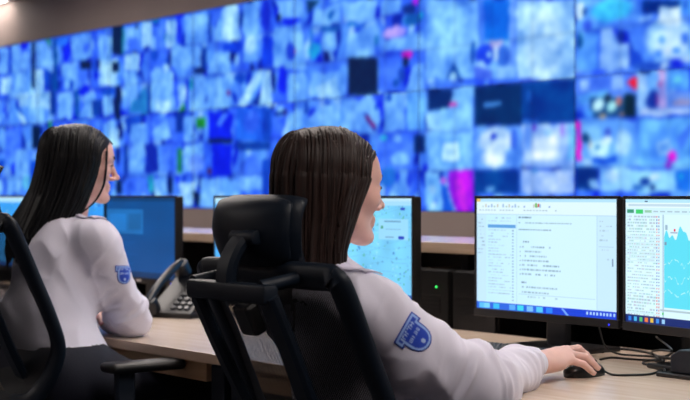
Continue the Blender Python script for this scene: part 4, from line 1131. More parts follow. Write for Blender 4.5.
def hair(name, T, Rm, m, parent, front=52, zend=-.24, back=(.108, .092), seed=1, drape=None, zeq=.018, tail=None, nst=420, top=.115, side=None, efront=62, sweep=.050, gshr=.10):
    """sheet of hair lofted from a centre parting, with loose strands over it"""
    rn = np.random.RandomState(seed); N, M_ = 260, 64
    def path(th, off, ph, n=M_, zs=0.):
        """th degrees from the face (0 front, 180 back, 360), off outward offset"""
        c, s = math.cos(rad(th)), math.sin(rad(th)); sg = 1 if s >= 0 else -1
        ff = min(1, max(0, (c+.2)/1.0))
        ax = back[0] if c < 0 else .090; xc = -.018
        eth = rad(180-(180-th)*(180-efront)/(180-front)); ce, se = math.cos(eth), math.sin(eth)
        E = np.array([xc+(ax+off)*ce, (back[1]+off)*se, zeq-.004*ff])
        sx = -.010+.096*np.clip(c/ .74, -1, 1)*(.78 if c < 0 else 1); S = np.array([sx, sg*.0004, 0])
        zt = top+off-(max(0, sx+.01)/.085)**2*.040-(max(0, -sx-.01)/.085)**2*.020
        ze = zend+zs
        out = []; n1 = n//2
        for i in range(n1):
            t = i/n1*math.pi/2
            p = S+(E-S)*(math.sin(t)**1.0); p[2] = E[2]+(zt-E[2])*math.cos(t)**.92
            p[1] += sg*.005*math.sin(2*t); out.append(p)
        for i in range(n-n1):
            v = i/(n-n1-1); z = E[2]+(ze-E[2])*v
            g = 1-gshr*min(1, v*2.2)+.02*math.sin(v*5+ph)
            p = np.array([xc+(E[0]-xc)*g-ff*sweep*min(1, v*1.7), E[1]*(g+.02), z])
            if side: p = p+side(th, v)
            if drape: p = drape(p, v, th)
            out.append(p)
        out = np.array(out); cc = np.array([-.012, 0, .018]); rr = np.array([.1015, .084, .0965])+off
        k = np.sqrt((((out-cc)/rr)**2).sum(1)); q = (k < 1) & (out[:, 2] > -.045); out[q] = cc+(out[q]-cc)/k[q][:, None]
        return out
    ths = np.linspace(front, 360-front, N); hi = rn.normal(0, 1, N); lo = np.interp(np.arange(N), np.linspace(0, N-1, 46), rn.normal(0, 1, 46)); md = np.interp(np.arange(N), np.linspace(0, N-1, 110), rn.normal(0, 1, 110))
    V = []; UV = []
    for j, th in enumerate(ths):
        P = path(th, 0, lo[j], zs=.024*lo[j]+.026*hi[j])
        q = P-np.array([-.018, 0, 0]); q[:, 2] *= .25; q /= np.linalg.norm(q, axis=1)[:, None]+1e-9
        w = np.clip(np.linspace(-.15, 1.1, M_), 0, 1)**.8
        P = P+q*((.0006*hi[j]+.0016*md[j])*np.minimum(1, w*2.5)+.0045*lo[j]*w)[:, None]
        V.append(P); UV.append(np.stack([np.full(M_, j/N), np.linspace(0, 1, M_)], 1))
    V = np.concatenate(V); UV = np.concatenate(UV); F = []
    for j in range(N-1):
        for i in range(M_-1):
            a = j*M_+i; F.append((a, a+M_, a+M_+1, a+1))
    nb = len(V)
    # loose strands
    SV = [V]; k = nb
    for s in range(nst):
        th = front+(360-2*front)*rn.rand(); P = path(th, .0012+.0035*rn.rand()**2, rn.rand()*6, 40, zs=.03*(rn.rand()-.65))
        i0 = rn.randint(2, 14); P = P[i0:]
        wv = np.linspace(0, 1, len(P)); a1, a2 = rn.rand(2)*6
        P = P+np.stack([.003*np.sin(wv*5+a1)*wv, .003*np.sin(wv*4+a2)*wv, 0*wv], 1)
        r = (.0006+.0007*rn.rand())*np.clip(np.sin(np.linspace(.25, math.pi-.1, len(P)))*1.6, .2, 1)
        v, f = tube_vf(P, r, 4, False); v = np.array(v)
        SV.append(v); F += [tuple(q+k for q in ff_) for ff_ in f]; k += len(v)
        UV = np.concatenate([UV, np.stack([np.full(len(v), rn.rand()), np.repeat(np.linspace(0, 1, len(P)), 4)], 1)])
    if tail:
        for P, r0 in tail:
            P = np.array(catmull(P, 6)); r = r0*np.clip(np.sin(np.linspace(.5, math.pi-.12, len(P)))*1.3, .1, 1)
            v, f = tube_vf(P, r, 6, True); v = np.array(v); SV.append(v); F += [tuple(q+k for q in ff_) for ff_ in f]; k += len(v)
            UV = np.concatenate([UV, np.stack([np.full(len(v), rn.rand()), np.repeat(np.linspace(0, 1, len(P)), 6)], 1)])
    V = np.concatenate(SV) @ Rm.T+T
    o = put(name, V-np.array(parent.location), F, m, parent, True)
    me = o.data; ul = me.uv_layers.new(name='UVMap'); li = np.zeros(len(me.loops), np.int32); me.loops.foreach_get('vertex_index', li)
    ul.data.foreach_set('uv', UV[li].astype(np.float32).ravel())
    so = o.modifiers.new('thickness', 'SOLIDIFY'); so.thickness = .004; so.offset = -1
    return o

def sphere_vf(c, r, n=16, Rm=None, sc_=(1, 1, 1), front=None):
    V = []; F = []
    for i in range(n+1):
        for j in range(2*n):
            t = math.pi*i/n; p = math.pi*j/n
            V.append((math.cos(t), math.sin(t)*math.cos(p), math.sin(t)*math.sin(p)))
    V = np.array(V)*r*np.array(sc_)
    for i in range(n):
        for j in range(2*n):
            F.append((i*2*n+j, (i+1)*2*n+j, (i+1)*2*n+(j+1) % (2*n), i*2*n+(j+1) % (2*n)))
    if front: # only the cap towards +x, down to ring `front`
        V = V[:(front+1)*2*n]; F = [f for f in F if max(f) < len(V)]
    return V+np.array(c), F

def face_parts(T, Rm, root):
    W = lambda V: np.asarray(V) @ Rm.T+T-np.array(root.location)
    for s in (-1, 1):
        V, F = sphere_vf((.0705, s*.031, -.0015), .0137); e = put('eye', W(V), F, M_eye, root, True)
        V, F = sphere_vf((.0708, s*.031, -.0018), .0139, front=4); put('iris', W(V), F, M_iris, e, True)
        P = [(.0855-abs(t)**2*.008, s*.031+t*.0145, .0022-abs(t)**2*.004) for t in np.linspace(-1, 1, 9)]
        v, f = tube_vf([np.array(p) for p in P], [.0009, .0018, .0021, .0022, .0022, .0022, .0021, .0018, .0009], 6); put('eyelashes', W(v), f, M_lash, root, True)
        P = [(.0905-.0002, s*.014, .0195), (.0905, s*.024, .0235), (.0850, s*.034, .0255), (.0765, s*.043, .0235), (.0695, s*.050, .0185)]
        v, f = tube_vf(catmull(P, 4), np.interp(np.linspace(0, 1, 17), [0, .3, 1], [.0028, .0034, .0012]), 6); put('eyebrow', W(v), f, M_lash, root, True)
    B = [Ell((.0812, 0, -.0642), (.0082, .0205, .0040), .003), Ell((.0806, 0, -.0722), (.0080, .0175, .0046), .003), Cap((.0897, -.02, -.0682), (.0897, .02, -.0682), .0010, .0010, .003, True)]
    V, Q = blob(B, (.06, -.04, -.09), (.11, .04, -.05), .0012); 
    o = put_quads('lips', V @ Rm.T+T-np.array(root.location), Q, M_lip, root); o.matrix_parent_inverse = Matrix.Identity(4)

def local_patch(name, bvh, P0, nrm, up, size, paint, parent, loc, n=44, off=.0016):
    """shield badge laid on the sleeve: rays along -nrm find the cloth"""
    nrm = Vector(nrm).normalized(); up = Vector(up); up = (up-nrm*up.dot(nrm)).normalized(); rt = up.cross(nrm)
    V = []; U = []; ok = {}
    for j in range(n+1):
        for i in range(n+1):
            a, b = i/n*2-1, j/n*2-1
            o = Vector(P0)+rt*(a*size[0]/2)+up*(b*size[1]/2)+nrm*.15
            h, nn, ii, dd = bvh.ray_cast(o, -nrm)
            if h is None or dd > .3: continue
            ok[(i, j)] = len(V); V.append(h+nrm*off); U.append((a, b))
    U = np.array(U); C = paint(U[:, 0], U[:, 1]); F = []
    for j in range(n):
        for i in range(n):
            q = [(i, j), (i+1, j), (i+1, j+1), (i, j+1)]
            if all(k in ok for k in q) and shield((i+.5)/n*2-1, (j+.5)/n*2-1): F.append([ok[k] for k in q])
    o = put(name, np.array([tuple(v) for v in V])-loc, F, M_patch, parent, True)
    set_feed(o.data, C)
    so = o.modifiers.new('thickness', 'SOLIDIFY'); so.thickness = .002; so.offset = -1
    return o
def shield(a, b, g=0.):
    """wide bar on top, rounded shield hanging below; g shrinks it"""
    if -1+g < a < 1-g and .34+g < b < 1-g: return True
    w = .76-g
    return (abs(a) < w and -.15 < b <= .4+g) or ((a/w)**2+((b+.15)/(.85-g))**2 < 1 and b <= 0)
def paint_patch(A, Bv):
    C = np.tile(np.array([24., 70, 200]), (len(A), 1)); rn = np.random.RandomState(3)
    for i in range(len(A)):
        a, b = A[i], Bv[i]
        if not shield(a, b, .07): C[i] = (20, 56, 176)
        elif not shield(a, b, .19): C[i] = (150, 185, 245)
    def R(x0, y0, x1, y1, c): C[(A > x0) & (A < x1) & (Bv > y0) & (Bv < y1)] = c
    for row, (x0, x1, y0, y1) in enumerate(((-.66, .66, .48, .74), (-.46, .46, .02, .26))):
        x = x0
        while x < x1-.08:
            w = .10
            R(x, y0, x+.035, y1, (176, 204, 250)); k = rn.randint(3)
            if k == 0: R(x, y1-.07, x+w, y1, (176, 204, 250))
            if k == 1: R(x, (y0+y1)/2-.03, x+w, (y0+y1)/2+.04, (176, 204, 250))
            if k == 2: R(x+w-.035, y0, x+w, y1, (176, 204, 250)); R(x, y0, x+w, y0+.06, (176, 204, 250))
            x += w+.055
    C[((A)/.13)**2+((Bv+.52)/.16)**2 < 1] = (176, 204, 250)
    return C

def collar(name, c, R, r, hgt, m, parent, loc, openf=30):
    """shirt collar: a folded band round the neck, open at the front; R columns front,left,up"""
    n = 48; V = []; F = []; prof = [(0, 0), (-.002, hgt), (.003, hgt+.004), (.012, hgt*.55), (.020, -.004), (.016, -.006), (.009, hgt*.4)]
    for i in range(n+1):
        t = rad(openf)+(2*math.pi-2*rad(openf))*i/n
        fr = max(0, math.cos(t))
        for dr, dz in prof:
            rr = r+dr; V.append(np.array(c)+R @ np.array([math.cos(t)*rr*1.04, math.sin(t)*rr, dz*(1-.25*fr)-.020*fr]))
    k = len(prof)
    for i in range(n):
        for j in range(k): F.append((i*k+j, i*k+(j+1) % k, (i+1)*k+(j+1) % k, (i+1)*k+j))
    F += [tuple(range(k)), tuple(n*k+j for j in range(k))[::-1]]
    return put(name, np.array(V)-loc, F, m, parent, True)

def person(spec):
    root = empty('person', spec['base']); tag(root, spec['label'], 'person')
    yaw, pitch = spec['head_yaw'], spec['head_pitch']
    Rh = np.array(Matrix.Rotation(rad(yaw), 3, 'Z') @ Matrix.Rotation(rad(-pitch), 3, 'Y') @ Matrix.Rotation(rad(spec.get('head_roll', 0)), 3, 'X'))
    H = np.array(spec['head'])
    hs_ = spec.get('head_scale', 1.); hp = [p.tr(Rh*hs_, H) for p in head_prims()]
    for q in hp:
        q.k *= hs_
        if isinstance(q, Cap): q.ra *= hs_; q.rb *= hs_
        else: q.r = q.r*hs_; q.R = Rh @ (np.linalg.inv(Rh*hs_) @ q.R)
    neck0 = H+Rh @ np.array([-.022, 0, -.07])*hs_; C7 = np.array(spec['c7'])
    hp.append(Cap(neck0, C7+np.array([0, 0, -.03]), .050, .056, .03))
    sh = spec['shoulder']; el = spec['elbow']; wr = spec['wrist']; hip = np.array(spec['hips']); ch = np.array(spec['chest']); wa = np.array(spec['waist'])
    fy = rad(spec['torso_yaw']); Rt = np.array(Matrix.Rotation(fy, 3, 'Z') @ Matrix.Rotation(rad(spec.get('torso_pitch', 0)), 3, 'Y'))
    fwd, left, up = Rt[:, 0], Rt[:, 1], Rt[:, 2]
    cd_ = spec.get('depth', .102)
    torso = [Ell(ch, (cd_, .160, .170), .06, Rt), Ell(wa, (.092, .128, .13), .06, Rt), Ell(hip, (.122, .172, .115), .06, Rt), Cap(ch+up*.02, hip+up*.02, .085, .09, .05)]
    for s in (0, 1):
        torso.append(Cap(C7+np.array([0, 0, -.035]), np.array(sh[s])+np.array([0, 0, .004]), .052, .050, .04))
        sg = (-1, 1)[s]; torso.append(Ell(ch+left*sg*.068+fwd*.080-up*.01, (.055, .058, .062), .04, Rt))
    arms = []
    for s in (0, 1): arms.append([Cap(sh[s], el[s], .048, .041, .035), Cap(el[s], wr[s], .039, .0225, .02)])
    legs = []
    for s in (0, 1):
        kn, an = spec['knee'][s], spec['ankle'][s]; hp0 = hip+left*(-1, 1)[s]*.085-up*.01
        legs.append([Cap(hp0, kn, .085, .058, .05), Cap(kn, an, .058, .040, .03)])
    hands = []; nails = []
    for h in spec['hands']:
        P, n = hand_prims(*h); hands.append(P); nails.append(n)
    def thin(p, q, q2=None):      # the figure itself stays clear of the cloth
        return Ell(p.c, p.r-q, p.k, p.R) if isinstance(p, Ell) else Cap(p.a, p.b, p.ra-q, p.rb-(q if q2 is None else q2), p.k)
    body = hp+[thin(p, .014) for p in torso]+[p for a in arms for p in (thin(a[0], .016), thin(a[1], .016, 0))]+[thin(p, .012) for l in legs for p in l]+[p for h in hands for p in h]
    for s in (0, 1):
        an = np.array(spec['ankle'][s]); body += [Cap(an, an+np.array([0, 0, -.05]), .038, .036, .02), Cap(an+np.array([0, 0, -.055]), an+fwd*.14*np.array([1, 1, 0])+np.array([0, 0, -.07]), .034, .026, .02)]
    # head and hands are sampled finely, the rest coarsely; every cut lies inside the clothes
    fine = []; boxes = []
    hb = (H-np.array([.15, .15, .155]), H+np.array([.15, .15, .16])); boxes.append((hb, .0030))
    for s in (0, 1):
        lo = np.min([p.box()[0] for p in hands[s]], 0)-.012; hi_ = np.max([p.box()[1] for p in hands[s]], 0)+.012; boxes.append(((lo, hi_), .0021))
    for (lo, hi_), h in boxes: fine.append(blob(body, lo, hi_, h, it=2))
    lo = np.min([p.box()[0] for p in body], 0)-.03; hi_ = np.max([p.box()[1] for p in body], 0)+.03
    V, Q = blob(body, lo, hi_, .008)
    def keep(P):
        k = np.ones(len(P), bool)
        for (a, b), h in boxes: k &= ~np.all((P > a+.010) & (P < b-.010), axis=1)
        return k
    V, Q = join([cut(V, Q, keep)]+fine)
    loc = np.array(root.location)
    o = put_quads('body', V-loc, Q, M_skin, root); o.matrix_parent_inverse = Matrix.Identity(4)
    face_parts(H, Rh*hs_, root)
    for hn in nails:
        for a, b, r in hn:
            d = np.array(b)-np.array(a); d /= np.linalg.norm(d)+1e-9; c = np.array(spec['nail_up']); c = c-d*c.dot(d); c /= np.linalg.norm(c); s_ = np.cross(d, c)
            Vn, Fn = sphere_vf((0, 0, 0), 1., 8)
            Vn = np.array(b)+c*(r*.62)+d*.002+np.outer(Vn[:, 0], d)*.0068+np.outer(Vn[:, 1], s_)*.0050+np.outer(Vn[:, 2], c)*r*.42
            put('fingernail', Vn-loc, Fn, M_nail, root, True)
    # ---- shirt
    sp = [Ell(ch, (cd_, .160, .170), .06, Rt), Ell(wa, (.098, .136, .13), .06, Rt), Cap(ch+up*.02, hip+up*.06, .082, .095, .05), torso[2]]+torso[4:]
    for s in (0, 1):
        e, w_, S = np.array(el[s]), np.array(wr[s]), np.array(sh[s]); ce = w_+(e-w_)*.02
        sl = spec.get('slim', 0); sp += [Cap(S, e, .052-sl*.6, .047-sl, .04), Cap(e, w_+(e-w_)*.30, .044-sl, .033, .02), Cap(w_+(e-w_)*.30, ce, .031, .0225, .01)]
        bg = spec['bag'][s]
        if bg: sp.append(Cap(S+(e-S)*.45-np.array([0, 0, bg]), e+(w_-e)*.22-np.array([0, 0, bg*.7]), .050, .044, .03))
    spp = sp+[Cap(neck0, C7+np.array([0, 0, .01])+(neck0-C7)*.0, .001, k=.001)]
    lo = np.min([p.box()[0] for p in sp], 0)-.03; hi_ = np.max([p.box()[1] for p in sp], 0)+.03
    lo[2] = max(lo[2], hip[2]+.02)
    V, Q = blob(sp, lo, hi_, .0042, .008, 3)
    Nn = vnormals(V, Q); D = np.zeros(len(V))
    for s in (0, 1):
        e, w_, S = np.array(el[s]), np.array(wr[s]), np.array(sh[s])
        for a, b, amp, fr, w0, r_ in ((S, e, .0052, 62, .55, .075), (e, w_, .0055, 75, .55, .07)):
            d = b-a; L = np.linalg.norm(d); d = d/L; t = (V-a) @ d/L; rad_ = np.linalg.norm(V-a-np.outer((V-a) @ d, d), axis=1)
            m_ = np.clip((r_+.02-rad_)/.03, 0, 1)*np.clip(t*8+.4, 0, 1)*np.clip((1.02-t)*8, 0, 1)
            e1 = np.cross(d, (0, 0, 1.)); e1 /= np.linalg.norm(e1); e2 = np.cross(e1, d); q1 = (V-a) @ e1; q2 = (V-a) @ e2
            near = .5+.9*np.exp(-((t-1.)/.30)**2) if b is e else .5+.9*np.exp(-((t-.0)/.28)**2)+.6*np.exp(-((t-.82)/.16)**2)
            tl = t*L
            f1 = 1-2.2*np.abs(vnoise(np.stack([tl*30+q1*9+q2*6, q1*8, q2*8], 1), 1, 3+s)); f2 = 1-2.2*np.abs(vnoise(np.stack([tl*46-q1*14+q2*10, q1*11, q2*11], 1), 1, 7+s))
            D += m_*near*(.0085*f1+.0045*f2)
    tn = 1-np.clip(np.abs(D)/.002, 0, 1)*.5
    g1 = 1-2*np.abs(vnoise(V @ spec['fold_axes'], 1, 31)); D += spec.get('fold', .0060)*g1+.0024*vnoise(V*np.array([1, 1, .6]), 22, 21)
    V = V+Nn*D[:, None]
    for s in (0, 1):      # end the sleeves at the cuffs
        e, w_ = np.array(el[s]), np.array(wr[s]); d = (w_-e)/np.linalg.norm(w_-e)
    V, Q = join([(V, Q)])
    shirt = put_quads('shirt', V-loc, Q, M_shirt, root); shirt.matrix_parent_inverse = Matrix.Identity(4)
    for s in (0, 1):
        e, w_ = np.array(el[s]), np.array(wr[s]); d = (w_-e)/np.linalg.norm(w_-e); sid = np.cross(d, (0, 0, 1.)); sid /= np.linalg.norm(sid); u2 = np.cross(sid, d)
        n = 40; Vc = []; F = []
        prof = [(-.050, .0300), (-.046, .0340), (-.006, .0330), (.004, .0320), (.0055, .0300), (.002, .0285), (-.03, .0275)]
        for i in range(n):
            t = 2*math.pi*i/n
            for q, (x, r) in enumerate(prof):
                rr = r*(.94+.03*math.sin(3*t+1+s)); Vc.append(w_+d*(x)+(sid*math.cos(t)*1.0+u2*math.sin(t)*.9)*rr)
        k = len(prof)
        for i in range(n):
            for j in range(k-1): F.append((i*k+j, i*k+j+1, ((i+1) % n)*k+j+1, ((i+1) % n)*k+j))
        c_ = put('cuff', np.array(Vc)-loc, F, M_shirt, shirt, True)
    cR = np.stack([fwd, left, up], 1)
    cR = np.array(Matrix.Rotation(rad(yaw*.5+spec['torso_yaw']*.5), 3, 'Z') @ Matrix.Rotation(rad(16), 3, 'Y'))
    collar('collar', C7+(neck0-C7)*.20+np.array([0, 0, .002]), cR, .0560, .024, M_shirt, shirt, loc)
    bvh = BVHTree.FromPolygons([Vector(v) for v in V], [tuple(q) for q in Q])
    for s in spec['straps']:
        a = C7+np.array([0, 0, .02])+(np.array(sh[s])-C7)*.42; b = np.array(sh[s])+(np.array(sh[s])-C7)*.16+np.array([0, 0, .03])
        ax = (b-a); ax /= np.linalg.norm(ax); wd = np.cross(ax, (0, 0, 1.)); wd /= np.linalg.norm(wd); Vs = []; F = []
        n1, n2 = 16, 6
        for i in range(n1+1):
            t = i/n1; hw = .021*(.72+.28*t) if t > .1 else .021*(.45+2.9*t)
            for j in range(n2+1):
                p = a+(b-a)*t+wd*hw*(j/n2*2-1)
                h, nn, ii, dd = bvh.ray_cast(Vector(p+np.array([0, 0, .2])), Vector((0, 0, -1)))
                Vs.append(np.array(h)+np.array([0, 0, .0035]) if h is not None and abs(h.z-p[2]) < .09 else p)
        for i in range(n1):
            for j in range(n2): q = i*(n2+1)+j; F.append((q, q+n2+1, q+n2+2, q+1))
        st = put('shoulder_strap', np.array(Vs)-loc, F, M_strap, shirt, True)
        so = st.modifiers.new('thickness', 'SOLIDIFY'); so.thickness = .003; so.offset = 0
    t, nrm, tw, sz = spec['patch']; S, e = np.array(sh[0]), np.array(el[0]); upd = (S-e)/np.linalg.norm(S-e)
    nv_ = Vector(nrm).normalized(); upv = Vector(upd); upv = (upv-nv_*upv.dot(nv_)).normalized(); upv = Matrix.Rotation(rad(tw), 3, nv_) @ upv
    local_patch('sleeve_patch', bvh, S+(e-S)*t, nrm, upv, sz, paint_patch, shirt, loc)['label'] = 'blue shield-shaped sleeve patch with pale lettering'
    # ---- trousers, shoes
    tp = [torso[2], Ell(wa-up*.06, (.098, .134, .10), .05, Rt)]
    for l in legs: tp += [Cap(l[0].a, l[0].b, l[0].ra, l[0].rb, .05), Cap(l[1].a, l[1].b, l[1].ra, .052, .03)]
    lo = np.min([p.box()[0] for p in tp], 0)-.03; hi_ = np.max([p.box()[1] for p in tp], 0)+.03; hi_[2] = hip[2]+.085
    V, Q = blob(tp, lo, hi_, .008, .016)
    V = V+vnormals(V, Q)*(.003*vnoise(V, 18, 4))[:, None]
    tr = put_quads('trousers', V-loc, Q, M_trous, root); tr.matrix_parent_inverse = Matrix.Identity(4)
    for s in (0, 1):
        an = np.array(spec['ankle'][s]); f2 = fwd*np.array([1, 1, 0])
        V, Q = blob([Cap(an+np.array([0, 0, -.045])-f2*.01, an+np.array([0, 0, -.06])+f2*.05, .043, .043, .02), Cap(an+f2*.05+np.array([0, 0, -.062]), an+f2*.17+np.array([0, 0, -.072]), .041, .030, .02),
                     Ell(an+f2*.06+np.array([0, 0, -.062-.2]), (.5, .5, .152), .004, sub=True)], an-np.array([.2, .2, .14]), an+np.array([.25, .25, .03]), .005)
        s_ = put_quads('shoe', V-loc, Q, M_shoe, root); s_.matrix_parent_inverse = Matrix.Identity(4)
    return root, H, Rh*hs_

def v3(*a): return np.array(a, float)
# ---- woman with brown hair, right hand on the mouse
mR = np.array(Matrix.Rotation(MRZ, 3, 'Z')); A_ = mR @ v3(0, 1, 0); B_ = mR @ v3(1, 0, 0); C_ = v3(0, 0, 1)
ORG = v3(MX, MY, DZ)+B_*.016+A_*-.172+C_*.042
def rel(b, a, c): return (b-.016, a+.125, c-.044)
MH_ = dict(index=[rel(-.020, -.022, .058), rel(-.021, .016, .061), rel(-.019, .040, .047), rel(-.017, .058, .036)],
           middle=[rel(.001, -.018, .062), rel(.003, .024, .064), rel(.005, .049, .049), rel(.006, .066, .036)],
           ring=[rel(.020, -.026, .056), rel(.034, .010, .049), rel(.038, .034, .032), rel(.037, .050, .022)],
           little=[rel(.034, -.040, .046), rel(.048, -.012, .036), rel(.050, .008, .022), rel(.048, .022, .014)],
           thumb=[rel(-.006, -.105, .036), rel(-.034, -.060, .034), rel(-.044, -.020, .026), rel(-.041, .006, .020)])
REST = dict(index=[(-.024, .080, .002), (-.022, .118, .004), (-.020, .140, -.004), (-.019, .156, -.012)], middle=[(-.004, .084, .004), (-.002, .126, .006), (0, .150, -.003), (.001, .168, -.011)],
            ring=[(.015, .080, .002), (.018, .118, .004), (.020, .140, -.004), (.021, .157, -.011)], little=[(.030, .070, -.002), (.036, .098, -.002), (.038, .115, -.007), (.039, .128, -.012)],
            thumb=[(-.016, .018, -.004), (-.042, .052, -.006), (-.050, .082, -.010), (-.048, .104, -.013)])
wL = v3(-2.50, 2.13, DZ+.034); aL = v3(.25, .97, 0); bL = v3(-.97, .25, 0)
pR = person(dict(base=(-2.35, 1.86, 0), label='woman with long brown hair in a white uniform shirt, right hand on a black mouse',
    head=(-2.352, 1.778, 1.156), head_yaw=83, head_pitch=-2, c7=(-2.352, 1.722, .995), torso_yaw=86, torso_pitch=-14,
    shoulder=[v3(-2.195, 1.73, .925), v3(-2.52, 1.745, .935)], elbow=[v3(-2.130, 1.945, .770), v3(-2.575, 1.94, .80)], bag=(.022, 0), fold_axes=np.array([[9., 4, 6], [3, 8, 16], [5, -9, 10]]),
    wrist=[ORG-A_*.012, wL-aL*.004], hands=[(ORG, A_, B_, C_, MH_), (wL, aL, bL, C_, REST)],
    depth=.088, chest=(-2.352, 1.800, .845), waist=(-2.35, 1.850, .70), hips=(-2.35, 1.885, .575),
    knee=[v3(-2.24, 2.26, .555), v3(-2.46, 2.26, .555)], ankle=[v3(-2.24, 2.22, .105), v3(-2.46, 2.22, .105)],
    nail_up=(0, .2, 1), straps=[0, 1], patch=(.435, (.78, -.55, .32), 0, (.067, .059))))
hair('hair', pR[1], pR[2], M_hairB, pR[0], front=42, zend=-.21, seed=4, gshr=.03)

# ---- woman with black hair, leaning on folded arms
wr0 = v3(-3.915, 2.135, DZ+.045); a0 = v3(-.96, .28, 0); b0 = v3(-.28, -.96, 0)
wl0 = v3(-3.912, 2.102, DZ+.068); al0 = v3(.92, -.36, -.12); al0 /= np.linalg.norm(al0); bl0 = v3(.36, .93, 0)
pL = person(dict(base=(-3.68, 1.88, 0), label='woman with long black hair in a white uniform shirt, leaning on folded arms',
    head=(-3.827, 1.995, 1.228), head_yaw=72, head_pitch=-4, head_scale=.95, fold=.0042, depth=.090, slim=.007, c7=(-3.838, 1.950, 1.055), torso_yaw=78, torso_pitch=4,
    shoulder=[v3(-3.692, 1.965, 1.005), v3(-4.03, 2.03, 1.02)], elbow=[v3(-3.715, 2.090, .792), v3(-4.12, 2.16, .82)],
    bag=(0, 0), fold_axes=np.array([[8., 5, 6], [4, 9, 13], [6, -8, 9]]), wrist=[wr0, wl0], hands=[(wr0, a0, b0, C_, REST), (wl0, al0, bl0, C_, REST)],
    chest=(-3.834, 1.905, .905), waist=(-3.778, 1.826, .77), hips=(-3.69, 1.86, .655),
    knee=[v3(-3.58, 2.24, .545), v3(-3.84, 2.25, .545)], ankle=[v3(-3.58, 2.20, .105), v3(-3.84, 2.20, .105)],
    nail_up=(0, -.2, 1), straps=[0, 1], patch=(.46, (.97, .10, .22), -32, (.062, .050))))
def fall(th, v):      # hair slides behind the shoulder and down the leaning back
    c = math.cos(rad(th)); ff = max(0, (c+.2)/1.2); return np.array([-.085*v**1.4-.10*ff*max(0, v-.42)**1.2, 0, 0])
TL = [([(.062, s*.050, .058), (.060, s*.068, .02), (.060, s*.067, -.03), (.054, s*.064, -.070), (.030, s*.066, -.115), (-.02, s*.07, -.16)], .0034) for s in (-1, 1)]
hair('hair', pL[1], pL[2], M_hairK, pL[0], front=42, zend=-.27, seed=9, side=fall, tail=TL, efront=50, sweep=0.)
